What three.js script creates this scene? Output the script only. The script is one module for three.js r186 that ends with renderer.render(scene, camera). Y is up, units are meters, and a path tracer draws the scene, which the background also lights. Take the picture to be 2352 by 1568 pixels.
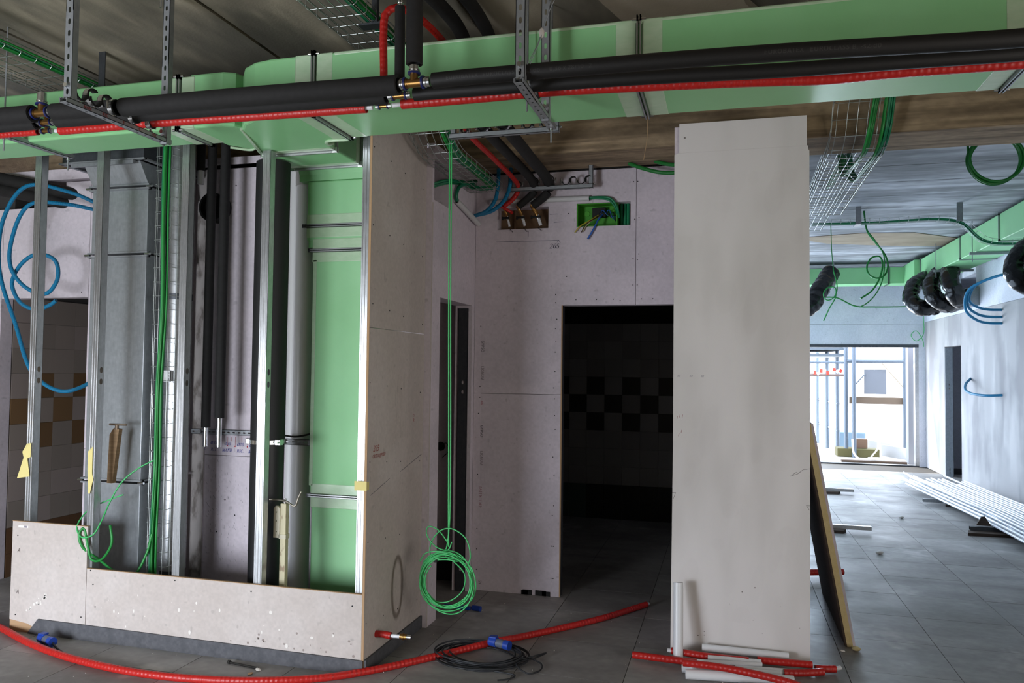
import * as THREE from 'three';
import { RoundedBoxGeometry } from 'three/addons/geometries/RoundedBoxGeometry.js';
import { mergeGeometries } from 'three/addons/utils/BufferGeometryUtils.js';
import { RectAreaLightUniformsLib } from 'three/addons/lights/RectAreaLightUniformsLib.js';

// ------------------------------------------------------------------ camera, sky, light, exposure
const renderer = new THREE.WebGLRenderer({ antialias: true });
renderer.toneMapping = THREE.LinearToneMapping;
renderer.toneMappingExposure = 1.0;
renderer.shadowMap.enabled = true;
RectAreaLightUniformsLib.init();
const scene = new THREE.Scene();
const camera = new THREE.PerspectiveCamera(2 * Math.atan(784 / 1790) * 180 / Math.PI, 1.5, 0.05, 200);
camera.rotation.order = 'YXZ';
camera.position.set(0, 1.636, 0);
camera.rotation.set(0.03487, 0.26846, 0.0113);
scene.add(camera);
scene.background = new THREE.Color(7, 7.9, 9.4);             // bright hazy sky
const sun = new THREE.DirectionalLight(0xfff4e2, 9);
sun.position.set(-6, 16, -26); sun.target.position.set(2, 0, -18); sun.shadow.radius = 2;
Object.assign(sun.shadow.camera, { left: -12, right: 12, top: 12, bottom: -12, near: 1, far: 50 });
scene.add(sun, sun.target);
function areaLight(x, y, z, tx, ty, tz, w, h, intensity, color) {   // rectangular light of that size, for the openings and the added fills
  const l = new THREE.RectAreaLight(color, intensity, w, h);
  l.position.set(x, y, z); l.lookAt(tx, ty, tz); scene.add(l);
  return l;
}
areaLight(-3.55, 1.0, 0.92, -3.55, 1.0, -3, 1.3, 1.25, 29, new THREE.Color(0.93, 0.985, 1.06));   // open sky under the assumed half raised shutter, left of the camera
areaLight(-4.9, 1.0, 0.92, -4.9, 1.0, -3, 1.4, 1.25, 8, new THREE.Color(0.98, 0.985, 1.0));      // weaker light added further left in the same opening, to lift the pillar
areaLight(3.36, 1.3, -0.85, 0, 1.3, -0.85, 3.2, 2.0, 2.9, new THREE.Color(1, 0.97, 0.93));     // fill light added on the right wall, out of view beside the camera
areaLight(0.98, 1.05, -15.18, 0.98, 1.05, -10, 0.9, 2.05, 26, new THREE.Color(0.66, 0.82, 1)); // part of the far door hidden by the pillar
areaLight(0.43, 1.5, -10.4, 3, 1.5, -10.4, 4.0, 1.9, 2.4, new THREE.Color(0.66, 0.82, 1));     // fill light added on the hall's left wall, hidden behind the pillar

// ------------------------------------------------------------------ helpers
let seed = 12345;
const rnd = () => { seed = (seed * 1664525 + 1013904223) >>> 0; return seed / 4294967296; };
const rr = (a, b) => a + (b - a) * rnd();
const V = (x, y, z) => new THREE.Vector3(x, y, z);
const taken = {};
function numbered(n) { if (taken[n] === undefined) { taken[n] = 0; return n; } taken[n]++; return n + '_' + String(taken[n]).padStart(3, '0'); }
const origin = new WeakMap();
function thing(name, label, category, base, group) {
  const g = new THREE.Group(); g.name = numbered(name); g.position.set(...base); scene.add(g);
  g.userData = { label, category }; if (group) g.userData.group = group;
  origin.set(g, V(...base));
  return g;
}
function structure(name, label, base = [0, 0, 0]) {
  const g = new THREE.Group(); g.name = numbered(name); g.position.set(...base); scene.add(g);
  g.userData = { label, category: name.replace(/_.*/, ''), kind: 'structure' }; origin.set(g, V(...base));
  return g;
}
function add(parent, name, geo, mat, label) {        // geo is in world coordinates; a part of parent
  const o = origin.get(parent); const g = Array.isArray(geo) ? merge(geo) : geo;
  g.translate(-o.x, -o.y, -o.z);
  const m = new THREE.Mesh(g, mat); m.name = name; parent.add(m); origin.set(m, o);
  if (label) m.userData.label = label;
  return m;
}
function addStuff(parent, name, geo, mat, label) { const m = add(parent, name, geo, mat, label); m.userData.kind = 'stuff'; return m; }
function single(name, label, category, geo, mat, group) {
  const g = Array.isArray(geo) ? merge(geo) : geo;
  g.computeBoundingBox(); const b = g.boundingBox;
  const o = V((b.min.x + b.max.x) / 2, b.min.y, (b.min.z + b.max.z) / 2);
  g.translate(-o.x, -o.y, -o.z);
  const m = new THREE.Mesh(g, mat); m.name = numbered(name); m.position.copy(o); scene.add(m);
  m.userData = { label, category }; if (group) m.userData.group = group;
  origin.set(m, o);
  return m;
}
function merge(list) {
  const l = list.flat().map((g) => { const n = g.index ? g.toNonIndexed() : g; for (const k of Object.keys(n.attributes)) if (!['position', 'normal', 'uv'].includes(k)) n.deleteAttribute(k); return n; });
  return mergeGeometries(l);
}
function wuv(g) {                                     // uv in metres from world position and the way each face points
  const p = g.attributes.position, n = g.attributes.normal, uv = new Float32Array(p.count * 2);
  for (let i = 0; i < p.count; i++) {
    const ax = Math.abs(n.getX(i)), ay = Math.abs(n.getY(i)), az = Math.abs(n.getZ(i));
    if (ay >= ax && ay >= az) { uv[2 * i] = p.getX(i); uv[2 * i + 1] = p.getZ(i); }
    else if (ax >= az) { uv[2 * i] = p.getZ(i); uv[2 * i + 1] = p.getY(i); }
    else { uv[2 * i] = p.getX(i); uv[2 * i + 1] = p.getY(i); }
  }
  g.setAttribute('uv', new THREE.BufferAttribute(uv, 2));
  return g;
}
function box(x0, x1, y0, y1, z0, z1, r = 0) {
  const w = Math.abs(x1 - x0), h = Math.abs(y1 - y0), d = Math.abs(z1 - z0);
  const g = r > 0 ? new RoundedBoxGeometry(w, h, d, 2, Math.min(r, w / 2.1, h / 2.1, d / 2.1)) : new THREE.BoxGeometry(w, h, d);
  g.translate((x0 + x1) / 2, (y0 + y1) / 2, (z0 + z1) / 2);
  return wuv(g);
}
function basis(g, o, ex, ey, ez) { if (V(...ex).cross(V(...ey)).dot(V(...ez)) < 0) ex = ex.map((v) => -v); g.applyMatrix4(new THREE.Matrix4().makeBasis(V(...ex), V(...ey), V(...ez)).setPosition(...o)); return g; }
function sweep(pts, r, seg, rad = 8, caps = true, inner = 0) {   // a round bar or tube along a smooth path
  const c = new THREE.CatmullRomCurve3(pts.map((p) => V(...p)), false, 'centripetal');
  const L = c.getLength(); seg = seg || Math.max(2, Math.ceil(pts.length * 5));
  const g = new THREE.TubeGeometry(c, seg, r, rad, false), uv = g.attributes.uv;
  for (let i = 0; i < uv.count; i++) uv.setXY(i, uv.getX(i) * L, uv.getY(i) * 2 * Math.PI * r);
  const out = [g];
  if (inner) { const h = new THREE.TubeGeometry(c, seg, inner, rad, false); h.index.array.reverse(); const n = h.attributes.normal; for (let i = 0; i < n.count; i++) n.setXYZ(i, -n.getX(i), -n.getY(i), -n.getZ(i)); out.push(h); }
  if (caps) for (const e of [0, 1]) {
    const d = inner ? new THREE.RingGeometry(inner, r, rad) : new THREE.CircleGeometry(r, rad), t = c.getTangentAt(e).multiplyScalar(e ? 1 : -1);
    d.applyQuaternion(new THREE.Quaternion().setFromUnitVectors(V(0, 0, 1), t)); const p = c.getPointAt(e); d.translate(p.x, p.y, p.z); out.push(d);
  }
  return merge(out);
}
function bar(a, b, r, rad = 12, inner = 0) {           // a straight one
  const A = V(...a), B = V(...b), L = A.distanceTo(B), list = [];
  const g = new THREE.CylinderGeometry(r, r, L, rad, 1, inner > 0), uv = g.attributes.uv;
  for (let i = 0; i < uv.count; i++) uv.setXY(i, uv.getY(i) * L, uv.getX(i) * 2 * Math.PI * r);
  list.push(g);
  if (inner) {
    const h = new THREE.CylinderGeometry(inner, inner, L, rad, 1, true); h.index.array.reverse(); const n = h.attributes.normal; for (let i = 0; i < n.count; i++) n.setXYZ(i, -n.getX(i), -n.getY(i), -n.getZ(i)); list.push(h);
    for (const s of [1, -1]) { const d = new THREE.RingGeometry(inner, r, rad); d.rotateX(-s * Math.PI / 2); d.translate(0, s * L / 2, 0); list.push(d); }
  }
  const m = merge(list);
  m.applyQuaternion(new THREE.Quaternion().setFromUnitVectors(V(0, 1, 0), B.clone().sub(A).normalize()));
  m.translate((A.x + B.x) / 2, (A.y + B.y) / 2, (A.z + B.z) / 2);
  return m;
}
function prism(pts, h0, h1, bevel = 0) {               // outline [x, z] raised from y = h0 to y = h1
  const s = new THREE.Shape(pts.map((p) => new THREE.Vector2(p[0], -p[1])));
  const g = new THREE.ExtrudeGeometry(s, { depth: h1 - h0 - 2 * bevel, bevelEnabled: bevel > 0, bevelSize: bevel, bevelThickness: bevel, bevelOffset: -bevel, bevelSegments: 2 });
  g.rotateX(-Math.PI / 2); g.translate(0, h0 + bevel, 0);
  return wuv(g);
}
function plate(pts, d, holes = []) {                   // outline in the xy plane, thickness d towards -z
  const s = new THREE.Shape(pts.map((p) => new THREE.Vector2(...p)));
  for (const h of holes) s.holes.push(new THREE.Path(h.map((p) => new THREE.Vector2(...p))));
  const g = new THREE.ExtrudeGeometry(s, { depth: d, bevelEnabled: false }); g.translate(0, 0, -d);
  return wuv(g);
}
function slot(x, y, w, h, n = 4) {                     // an upright oval
  const o = [], r = w / 2, k = Math.max(0, h / 2 - r);
  for (let i = 0; i <= n; i++) { const a = Math.PI * i / n; o.push([x + r * Math.cos(a), y + k + r * Math.sin(a)]); }
  for (let i = 0; i <= n; i++) { const a = Math.PI + Math.PI * i / n; o.push([x + r * Math.cos(a), y - k + r * Math.sin(a)]); }
  return o.reverse();
}
// steel channel: runs along +y from 0 to L, slotted web in the xy plane, sides going back to z = -d
function channel(L, w, d, o = {}) {
  const t = o.t || 0.0025, holes = [], pitch = o.pitch || 0.05;
  if (o.sw) for (let y = pitch * 0.6; y < L - pitch * 0.4; y += pitch) holes.push(slot(0, y, o.sw, o.sl));
  for (const h of o.extra || []) holes.push(slot(...h));
  const list = [plate([[-w / 2, 0], [w / 2, 0], [w / 2, L], [-w / 2, L]], t, holes)];
  for (const s of [-1, 1]) {
    list.push(box(s * w / 2, s * (w / 2 - t), 0, L, -d, 0));
    if (o.lip) list.push(box(s * w / 2, s * (w / 2 - o.lip), 0, L, -d, -d + t));
  }
  return merge(list);
}
// ------------------------------------------------------------------ textures (what the surfaces are made of)
function hash(x, y, s) { let h = (x * 374761393 + y * 668265263 + s * 974634777) | 0; h = Math.imul(h ^ (h >>> 13), 1274126177); return ((h ^ (h >>> 16)) >>> 0) / 4294967296; }
function vn(x, y, px, py, s) {
  const xi = Math.floor(x), yi = Math.floor(y), fx = x - xi, fy = y - yi, u = fx * fx * (3 - 2 * fx), v = fy * fy * (3 - 2 * fy), w = (a, p) => ((a % p) + p) % p;
  const a = hash(w(xi, px), w(yi, py), s), b = hash(w(xi + 1, px), w(yi, py), s), c = hash(w(xi, px), w(yi + 1, py), s), d = hash(w(xi + 1, px), w(yi + 1, py), s);
  return a + (b - a) * u + (c - a) * v + (a - b - c + d) * u * v;
}
function fbm(u, v, fx, fy, s, o = 4) { let r = 0, a = 0.5, t = 0; for (let i = 0; i < o; i++) { r += a * vn(u * fx, v * fy, fx, fy, s + i); t += a; a *= 0.55; fx *= 2; fy *= 2; } return r / t; }
const cl = (x, a = 0, b = 1) => Math.min(b, Math.max(a, x)), ss = (a, b, x) => { x = cl((x - a) / (b - a)); return x * x * (3 - 2 * x); };
function tex(n, metres, fn, colour = true) {
  const d = new Uint8Array(n * n * 4);
  for (let j = 0; j < n; j++) for (let i = 0; i < n; i++) { const c = fn(i / n, j / n), k = 4 * (j * n + i); for (let q = 0; q < 3; q++) d[k + q] = cl(c.length ? c[q] : c) * 255; d[k + 3] = 255; }
  const t = new THREE.DataTexture(d, n, n); t.wrapS = t.wrapT = THREE.RepeatWrapping; t.magFilter = THREE.LinearFilter; t.minFilter = THREE.LinearMipmapLinearFilter; t.generateMipmaps = true;
  t.repeat.set(1 / (metres[0] || metres), 1 / (metres[1] || metres)); if (colour) t.colorSpace = THREE.SRGBColorSpace; t.needsUpdate = true;
  return t;
}
const mixc = (a, b, t) => a.map((x, i) => x + (b[i] - x) * t);
const std = (o) => new THREE.MeshStandardMaterial(o), phy = (o) => new THREE.MeshPhysicalMaterial(o);
const flat = (hex, roughness = 0.6, metalness = 0, more = {}) => std({ color: hex, roughness, metalness, ...more });

const grit = tex(256, 0.25, (u, v) => 0.35 + 0.65 * fbm(u, v, 24, 24, 5, 3), false);
const wrinkle = tex(256, 0.5, (u, v) => fbm(u, v, 6, 5, 15, 5), false);
const M = {};
M.ceil = std({ roughness: 0.92, bumpMap: grit, bumpScale: 0.0015, map: tex(1024, [2.6, 3.9], (u, v) => {
  const a = fbm(u, v, 5, 3, 1, 5), b = fbm(u + 0.3, v, 9, 2, 7, 4), c = fbm(u, v, 40, 12, 9, 3);
  let k = mixc([0.37, 0.355, 0.31], [0.64, 0.60, 0.52], ss(0.32, 0.68, a)); k = mixc(k, [0.36, 0.35, 0.32], 0.7 * ss(0.55, 0.8, b)); return k.map((x) => x * (0.9 + 0.2 * c));
}) });
M.beam = std({ roughness: 0.9, bumpMap: grit, bumpScale: 0.002, map: tex(1024, [3.1, 0.8], (u, v) => {
  const a = fbm(u, v, 6, 8, 21, 5), b = fbm(u, v, 3, 30, 27, 3), c = fbm(u, v, 60, 30, 29, 2), line = ss(0.80, 0.86, fbm(u, v, 30, 5, 33, 3)) * ss(0.975, 0.99, 1 - Math.abs(((v * 4) % 1) - 0.5) * 1.0 + 0.0);
  let k = mixc([0.46, 0.395, 0.31], [0.64, 0.56, 0.45], ss(0.35, 0.65, a * 0.6 + b * 0.4)); k = mixc(k, [0.8, 0.75, 0.66], line); return k.map((x) => x * (0.9 + 0.2 * c));
}) });
M.hallceil = std({ roughness: 0.85, bumpMap: grit, bumpScale: 0.001, map: tex(1024, [4.1, 2.3], (u, v) => {
  const a = fbm(u, v, 5, 14, 41, 5), b = fbm(u, v, 9, 5, 47, 4), c = fbm(u, v, 30, 60, 49, 2);
  return mixc([0.46, 0.47, 0.48], [0.72, 0.73, 0.75], ss(0.3, 0.72, a * 0.65 + b * 0.35)).map((x) => x * (0.92 + 0.16 * c));
}) });
M.patch = std({ roughness: 0.95, bumpMap: grit, bumpScale: 0.002, map: tex(512, 1.3, (u, v) => mixc([0.52, 0.46, 0.38], [0.66, 0.60, 0.51], fbm(u, v, 5, 9, 61, 5))) });
M.infill = std({ roughness: 0.95, bumpMap: grit, bumpScale: 0.002, map: tex(512, 1.7, (u, v) => mixc([0.60, 0.55, 0.48], [0.74, 0.69, 0.61], fbm(u, v, 6, 6, 63, 5))) });
const floorTex = tex(1024, [3.3, 2.9], (u, v) => {
  const a = fbm(u, v, 6, 6, 71, 5), b = fbm(u, v, 3, 17, 77, 4), c = fbm(u, v, 90, 90, 79, 2), d = ss(0.62, 0.85, fbm(u, v, 10, 9, 83, 5));
  let k = mixc([0.50, 0.49, 0.48], [0.64, 0.63, 0.62], ss(0.25, 0.75, a * 0.6 + b * 0.4)); k = mixc(k, [0.82, 0.81, 0.80], 0.6 * d); return k.map((x) => x * (0.94 + 0.12 * c));
});
const floorRough = tex(512, 2.3, (u, v) => { const r = 0.34 + 0.34 * fbm(u, v, 7, 7, 91, 5); return [r, r, r]; }, false);
M.floors = [0xf6f4f2, 0xffffff, 0xeae8e8].map((c) => std({ color: c, map: floorTex, roughness: 0.95, roughnessMap: floorRough, bumpMap: grit, bumpScale: 0.0004 }));
M.grout = flat(0x3a3836, 0.95);
const boardTex = (a, b, s) => tex(512, 1.4, (u, v) => { const n = fbm(u, v, 4, 4, s, 4), f = fbm(u, v, 90, 90, s + 7, 2), sp = ss(0.80, 0.9, fbm(u, v, 42, 40, s + 9, 2)); return mixc(mixc(a, b, ss(0.3, 0.7, n)), a.map((x) => x * 0.86), 0.5 * sp).map((x) => x * (0.965 + 0.07 * f)); });
M.lilac = std({ roughness: 0.9, map: boardTex([0.80, 0.765, 0.795], [0.84, 0.80, 0.83], 101) });
M.lilacHall = std({ roughness: 0.75, map: boardTex([0.84, 0.85, 0.89], [0.88, 0.885, 0.92], 111) });
M.beige = std({ roughness: 0.9, map: boardTex([0.755, 0.715, 0.69], [0.79, 0.755, 0.735], 121) });
M.paste = std({ roughness: 0.8, map: tex(512, [1.9, 3.1], (u, v) => { const n = fbm(u, v, 4, 3, 131, 4), s = fbm(u, v, 9, 2, 137, 3); return mixc([0.80, 0.785, 0.775], [0.865, 0.85, 0.845], ss(0.35, 0.65, n * 0.6 + s * 0.4)); }) });
M.boardEdge = flat(0xb0906e, 0.95); M.gypsum = flat(0xe6e1da, 0.95);
M.skirt = std({ roughness: 0.85, map: tex(256, 0.5, (u, v) => mixc([0.27, 0.275, 0.29], [0.40, 0.40, 0.42], fbm(u, v, 18, 18, 141, 4))) });
M.green = std({ roughness: 0.38, bumpMap: tex(256, 0.03, (u, v) => 0.5 + 0.5 * Math.sin(v * 40 * Math.PI) * (0.6 + 0.4 * fbm(u, v, 8, 8, 151, 2)), false), bumpScale: 0.0002, map: tex(512, 1.1, (u, v) => mixc([0.545, 0.80, 0.555], [0.59, 0.835, 0.605], fbm(u, v, 5, 5, 153, 4))) });
M.tape = std({ roughness: 0.3, bumpMap: wrinkle, bumpScale: 0.003, map: tex(256, 0.4, (u, v) => mixc([0.68, 0.81, 0.66], [0.77, 0.86, 0.74], fbm(u, v, 8, 20, 157, 3))) });
const spangle = tex(512, 0.4, (u, v) => mixc([0.66, 0.67, 0.68], [0.80, 0.81, 0.82], 0.6 * fbm(u, v, 20, 20, 161, 3) + 0.4 * fbm(u, v, 60, 8, 163, 2)));
M.galv = std({ metalness: 0.85, roughness: 0.3, map: spangle });
M.sheet = std({ metalness: 0.55, roughness: 0.34, map: spangle, color: 0xe4e8ea });
M.studFar = std({ metalness: 0.2, roughness: 0.5, map: spangle, color: 0xdfe8f0 });
M.galvDull = std({ metalness: 0.5, roughness: 0.45, map: spangle, color: 0xd0d2d4 });
M.galvDark = std({ metalness: 0.8, roughness: 0.5, map: spangle, color: 0x7c7f84 });
M.wire = flat(0xc2c8c6, 0.35, 0.9);
M.steel = flat(0xd6d8da, 0.22, 1);
M.foam = std({ roughness: 0.82, map: tex(256, 0.4, (u, v) => mixc([0.075, 0.072, 0.07], [0.12, 0.115, 0.115], fbm(u, v, 20, 12, 171, 4))), bumpMap: grit, bumpScale: 0.0006 });
M.red = std({ roughness: 0.42, color: 0xb81f1a, bumpMap: tex(256, [0.22, 0.16], (u, v) => 0.5 + 0.28 * Math.sin(u * 2 * Math.PI * 9) * fbm(u, v, 6, 3, 181, 2) + 0.6 * (fbm(u, v, 8, 4, 183, 4) - 0.5), false), bumpScale: 0.004 });
M.pvc = flat(0xe4e6ea, 0.32); M.pvcGrey = flat(0xc9c9c9, 0.5); M.pex = flat(0xdedfe2, 0.4);
M.brass = flat(0x9c7644, 0.32, 0.95); M.navy = flat(0x16205c, 0.4); M.rubber = flat(0x141414, 0.8);
M.cables = [0x1f8a3a, 0x17762f, 0x2a9a48, 0x107048].map((c) => flat(c, 0.45));
M.cableLight = flat(0x45b868, 0.45);
M.tealCable = [0x0e6b4c, 0x0a7d50, 0x14794f].map((c) => flat(c, 0.45));
M.blue = std({ color: 0x0d7fae, roughness: 0.45, bumpMap: tex(64, 0.012, (u) => 0.5 + 0.5 * Math.cos(u * 4 * Math.PI), false), bumpScale: 0.002 });
M.yellowTape = std({ color: 0xe2d38c, roughness: 0.85, bumpMap: wrinkle, bumpScale: 0.004, side: THREE.DoubleSide });
M.wood = std({ roughness: 0.85, map: tex(256, [0.6, 0.12], (u, v) => mixc([0.50, 0.40, 0.29], [0.66, 0.55, 0.42], fbm(u, v, 3, 14, 191, 4))) });
M.darkWood = std({ roughness: 0.9, map: tex(256, [0.6, 0.12], (u, v) => mixc([0.25, 0.21, 0.18], [0.36, 0.30, 0.26], fbm(u, v, 3, 14, 195, 4))) });
M.flex = std({ color: 0x0b0b0d, roughness: 0.22, bumpMap: wrinkle, bumpScale: 0.012 });
M.pur = std({ roughness: 0.95, map: tex(256, 0.3, (u, v) => mixc([0.82, 0.74, 0.53], [0.88, 0.81, 0.62], fbm(u, v, 12, 12, 201, 4))), bumpMap: grit, bumpScale: 0.002 });
M.black = flat(0x0c0c0c, 0.7); M.blackGap = flat(0x050505, 1);
M.blackCable = flat(0x24262a, 0.55); M.cobalt = flat(0x1a3f9c, 0.4); M.greyPlug = flat(0x596070, 0.5);
M.tileLight = [0x9c9088, 0xa39690, 0x958a82].map((c) => flat(c, 0.4)); M.tileTan = [0x85684a, 0x7c6044].map((c) => flat(c, 0.4)); M.tileBase = flat(0x6c4f3a, 0.4);
M.tileGrey = [0x86827c, 0x8c8882, 0x807b76].map((c) => flat(c, 0.35)); M.tileBlack = flat(0x1d1c1b, 0.35); M.tileGreenLit = flat(0x3c4a45, 0.3);  // green-lit base tiles have the green light put into their colour
function canvasTex(w, h, draw) { const c = document.createElement('canvas'); c.width = w; c.height = h; const x = c.getContext('2d'); x.fillStyle = '#000'; x.fillRect(0, 0, w, h); x.fillStyle = x.strokeStyle = '#fff'; draw(x, w, h); const t = new THREE.CanvasTexture(c); return t; }
// ink on a surface: a flat print of width w and height h metres, its face turned by ry, centred at (x, y, z)
function print(parent, w, h, at, ry, color, draw, pw = 256, roll = 0) {
  const g = new THREE.PlaneGeometry(w, h); g.rotateZ(roll); g.rotateY(ry); g.translate(...at);
  const m = std({ color, roughness: 0.9, alphaMap: canvasTex(pw, Math.max(8, Math.round(pw * h / w)), draw), transparent: true });
  return add(parent, 'ink_marking', g, m);
}
const words = (s, font = 'sans-serif', weight = 'bold', k = 0.8) => (x, w, h) => { x.font = weight + ' ' + Math.round(h * k) + 'px ' + font; x.textBaseline = 'middle'; x.textAlign = 'center'; x.fillText(s, w / 2, h / 2, w * 0.98); };

// ================================================================== the setting
{ // floor: grey stone tiles on a slab
  const f = structure('floor', 'grey dusty stone floor tiles with thin joints');
  add(f, 'slab', box(-8.2, 6.2, -0.2, -0.006, -15.2, 3.4), M.grout);
  const rest = [];
  const PX = 0.58, PZ = 0.56;
  const geos = {};
  for (let i = -16; i < 10; i++) for (let j = -17; j < 16; j++) {
    const x0 = 0.64 + PX * i, x1 = Math.min(x0 + PX, 6.1), z0 = -5.26 - PZ * j, z1 = Math.max(z0 - PZ, -15.18);
    if (z1 < -15.3 || z0 < -15.1 || z0 > 3.5) continue;
    const xm = (x0 + x1) / 2, zm = (z0 + z1) / 2;
    const seen = (zm < -2.9 && zm > -4.75 && xm > -4.9 && xm < 1.9) || (xm > -1.9 && xm < 0.5 && zm < -4.7 && zm > -6.4) || (xm > 0.3 && xm < 3.4 && zm < -4.6);
    if (!seen || z1 === -15.18) { rest.push(box(x0 + 0.0018, x1 - 0.0018, -0.006, 0, z0 - 0.0018, z1 + 0.0018)); continue; }
    const m = add(f, 'tile', box(x0 + 0.0018, x1 - 0.0018, -0.006, rr(-0.0006, 0.0004), z0 - 0.0018, z1 + 0.0018), M.floors[Math.floor(rnd() * 3)]);
  }
  addStuff(f, 'tile_field', rest, M.floors[0]);
}
{ // ceiling over the front room: concrete planks running away from the camera
  const c = structure('ceiling', 'bare stained concrete ceiling planks over the front room');
  add(c, 'slab', box(-8.2, 3.6, 3.53, 3.8, -5.2, 3.4), M.blackGap);
  for (let x = -7.84; x < 3.5; x += 1.306) add(c, 'plank', box(Math.max(-8.2, x + 0.012), Math.min(3.6, x + 1.294), 3.5, 3.56, -5.2, 3.4), M.ceil);
  add(c, 'plank', box(-8.2, -7.85, 3.5, 3.56, -5.2, 3.4), M.ceil);
  add(c, 'infill_strip', prism([[-0.98, -2.4], [-0.60, -3.81], [-0.50, -4.12], [-0.42, -5.1], [0.36, -5.1], [0.22, -4.25], [0.09, -3.98], [-0.2, -2.4]], 3.462, 3.51), M.infill, 'pale cast concrete infill above the pillar');
}
{ // hall ceiling: narrower planks across
  const c = structure('ceiling', 'grey streaked concrete ceiling of the long hall with thin cross joints');
  add(c, 'slab', box(-8.2, 6.2, 3.53, 3.8, -15.2, -5.5), M.blackGap);
  for (let z = -5.66; z > -15.2; z -= 0.65) add(c, 'plank', box(-0.2, 3.6, 3.5, 3.56, z - 0.006, Math.max(-15.2, z - 0.644)), M.hallceil);
  add(c, 'plank', box(-0.2, 3.6, 3.5, 3.56, -5.5, -5.654), M.hallceil);
  add(c, 'patch', prism([[0.9, -11.45], [1.75, -11.2], [2.4, -11.3], [3.1, -11.9], [3.2, -12.6], [2.2, -12.35], [1.4, -12.0]], 3.492, 3.502), M.patch, 'brown rough patch on the hall ceiling');
}
const beam = structure('ceiling_beam', 'brown board marked concrete beam between front room and hall');
add(beam, 'beam_body', box(-8.2, 3.6, 3.09, 3.75, -5.54, -5.11, 0.012), M.beam);
const boxX = (x0, x1, y0, y1, z0, z1) => box(x0, x1, y0, y1, z0, z1);

{ // wall behind the open shaft, at z = -4.65
  const w = structure('wall_shaft', 'lilac plasterboard wall behind the open service shaft');
  const B = (x0, x1, y0, y1) => add(w, 'board', box(x0 + 0.0015, x1 - 0.0015, y0 + 0.0015, y1 - 0.0015, -4.75, -4.65), M.lilac);
  B(-8.2, -5.29, 0, 2.80); B(-8.2, -5.55, 2.8, 3.0);
  B(-5.29, -4.49, 2.12, 2.80); B(-4.72, -4.49, 2.80, 2.98);
  B(-4.49, -3.47, 0, 1.02); B(-4.49, -3.47, 1.02, 3.02); B(-3.47, -1.95, 0, 1.02); B(-3.47, -1.95, 1.02, 3.03);
  add(w, 'plaster_strip', box(-3.57, -3.475, 0.02, 3.0, -4.66, -4.644), std({ roughness: 0.95, map: tex(256, [0.3, 1.2], (u, v) => mixc([0.76, 0.73, 0.72], [0.5, 0.47, 0.45], ss(0.42, 0.7, fbm(u, v, 5, 9, 211, 5)))) }), 'grimy torn plaster strip');
  const smears = [];
  for (let i = 0; i < 80; i++) { const x = -3.45 + 0.5 * rnd() * rnd(), y = 0.3 + rnd() * 0.75 * (1 - (x + 3.45)), a = rr(0.7, 1.5), l = rr(0.003, 0.012); const g = box(-0.0006, 0.0006, -l, l, -0.0006, 0.0006); g.rotateZ(a - 1.1 + 0.35); g.translate(x, y, -4.6495); smears.push(g); }
  addStuff(w, 'scuff_mark', smears, flat(0x8d868a, 0.9));
  const blue = 0x2b3a94, redInk = 0xb02a3a;
  const hand = (s) => words(s, 'serif', 'italic', 0.8);
  [['\u00d840', -3.50], ['\u00d835', -3.40], ['\u00d835', -3.29], ['\u00d820', -3.19], ['\u00d8', -3.11]].forEach(([s, x], i) => print(w, 0.075, 0.036, [x, 1.108 - i * 0.003, -4.6485], 0, blue, hand(s), 128));
  [['REQU.', -3.50], ['RIT', -3.40], ['MAND.', -3.29], ['RIC.', -3.19], ['MO.', -3.10]].forEach(([s, x], i) => print(w, 0.085, 0.036, [x, 1.062 - i * 0.002, -4.6485], 0, blue, hand(s), 128));
  print(w, 0.06, 0.03, [-3.51, 1.085, -4.6485], 0, blue, hand('H2O'), 128);
  for (const [x, l] of [[-3.40, 0.02], [-3.29, 0.05], [-3.26, 0.03], [-3.23, 0.07], [-3.18, 0.03], [-3.135, 0.07]]) add(w, 'ink_marking', box(x, x + 0.0015, 1.15 - l, 1.15, -4.6495, -4.6488), flat(redInk, 0.9));
  for (const [x, y] of [[-3.23, 1.085], [-3.29, 1.09], [-3.135, 1.085]]) { const g = new THREE.CircleGeometry(0.005, 10); g.translate(x, y, -4.6487); add(w, 'ink_marking', wuv(g), flat(redInk, 0.9)); }
  const dots = [[-3.02, 2.55], [-3.02, 2.2], [-3.03, 1.75], [-4.55, 2.16], [-4.95, 2.16], [-3.3, 0.72], [-3.22, 0.62], [-3.36, 0.5], [-3.02, 2.75], [-3.27, 2.88]];
  addStuff(w, 'screw_head', dots.map(([x, y]) => bar([x, y, -4.652], [x, y, -4.6485], 0.005, 8)), M.black);
}
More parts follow.
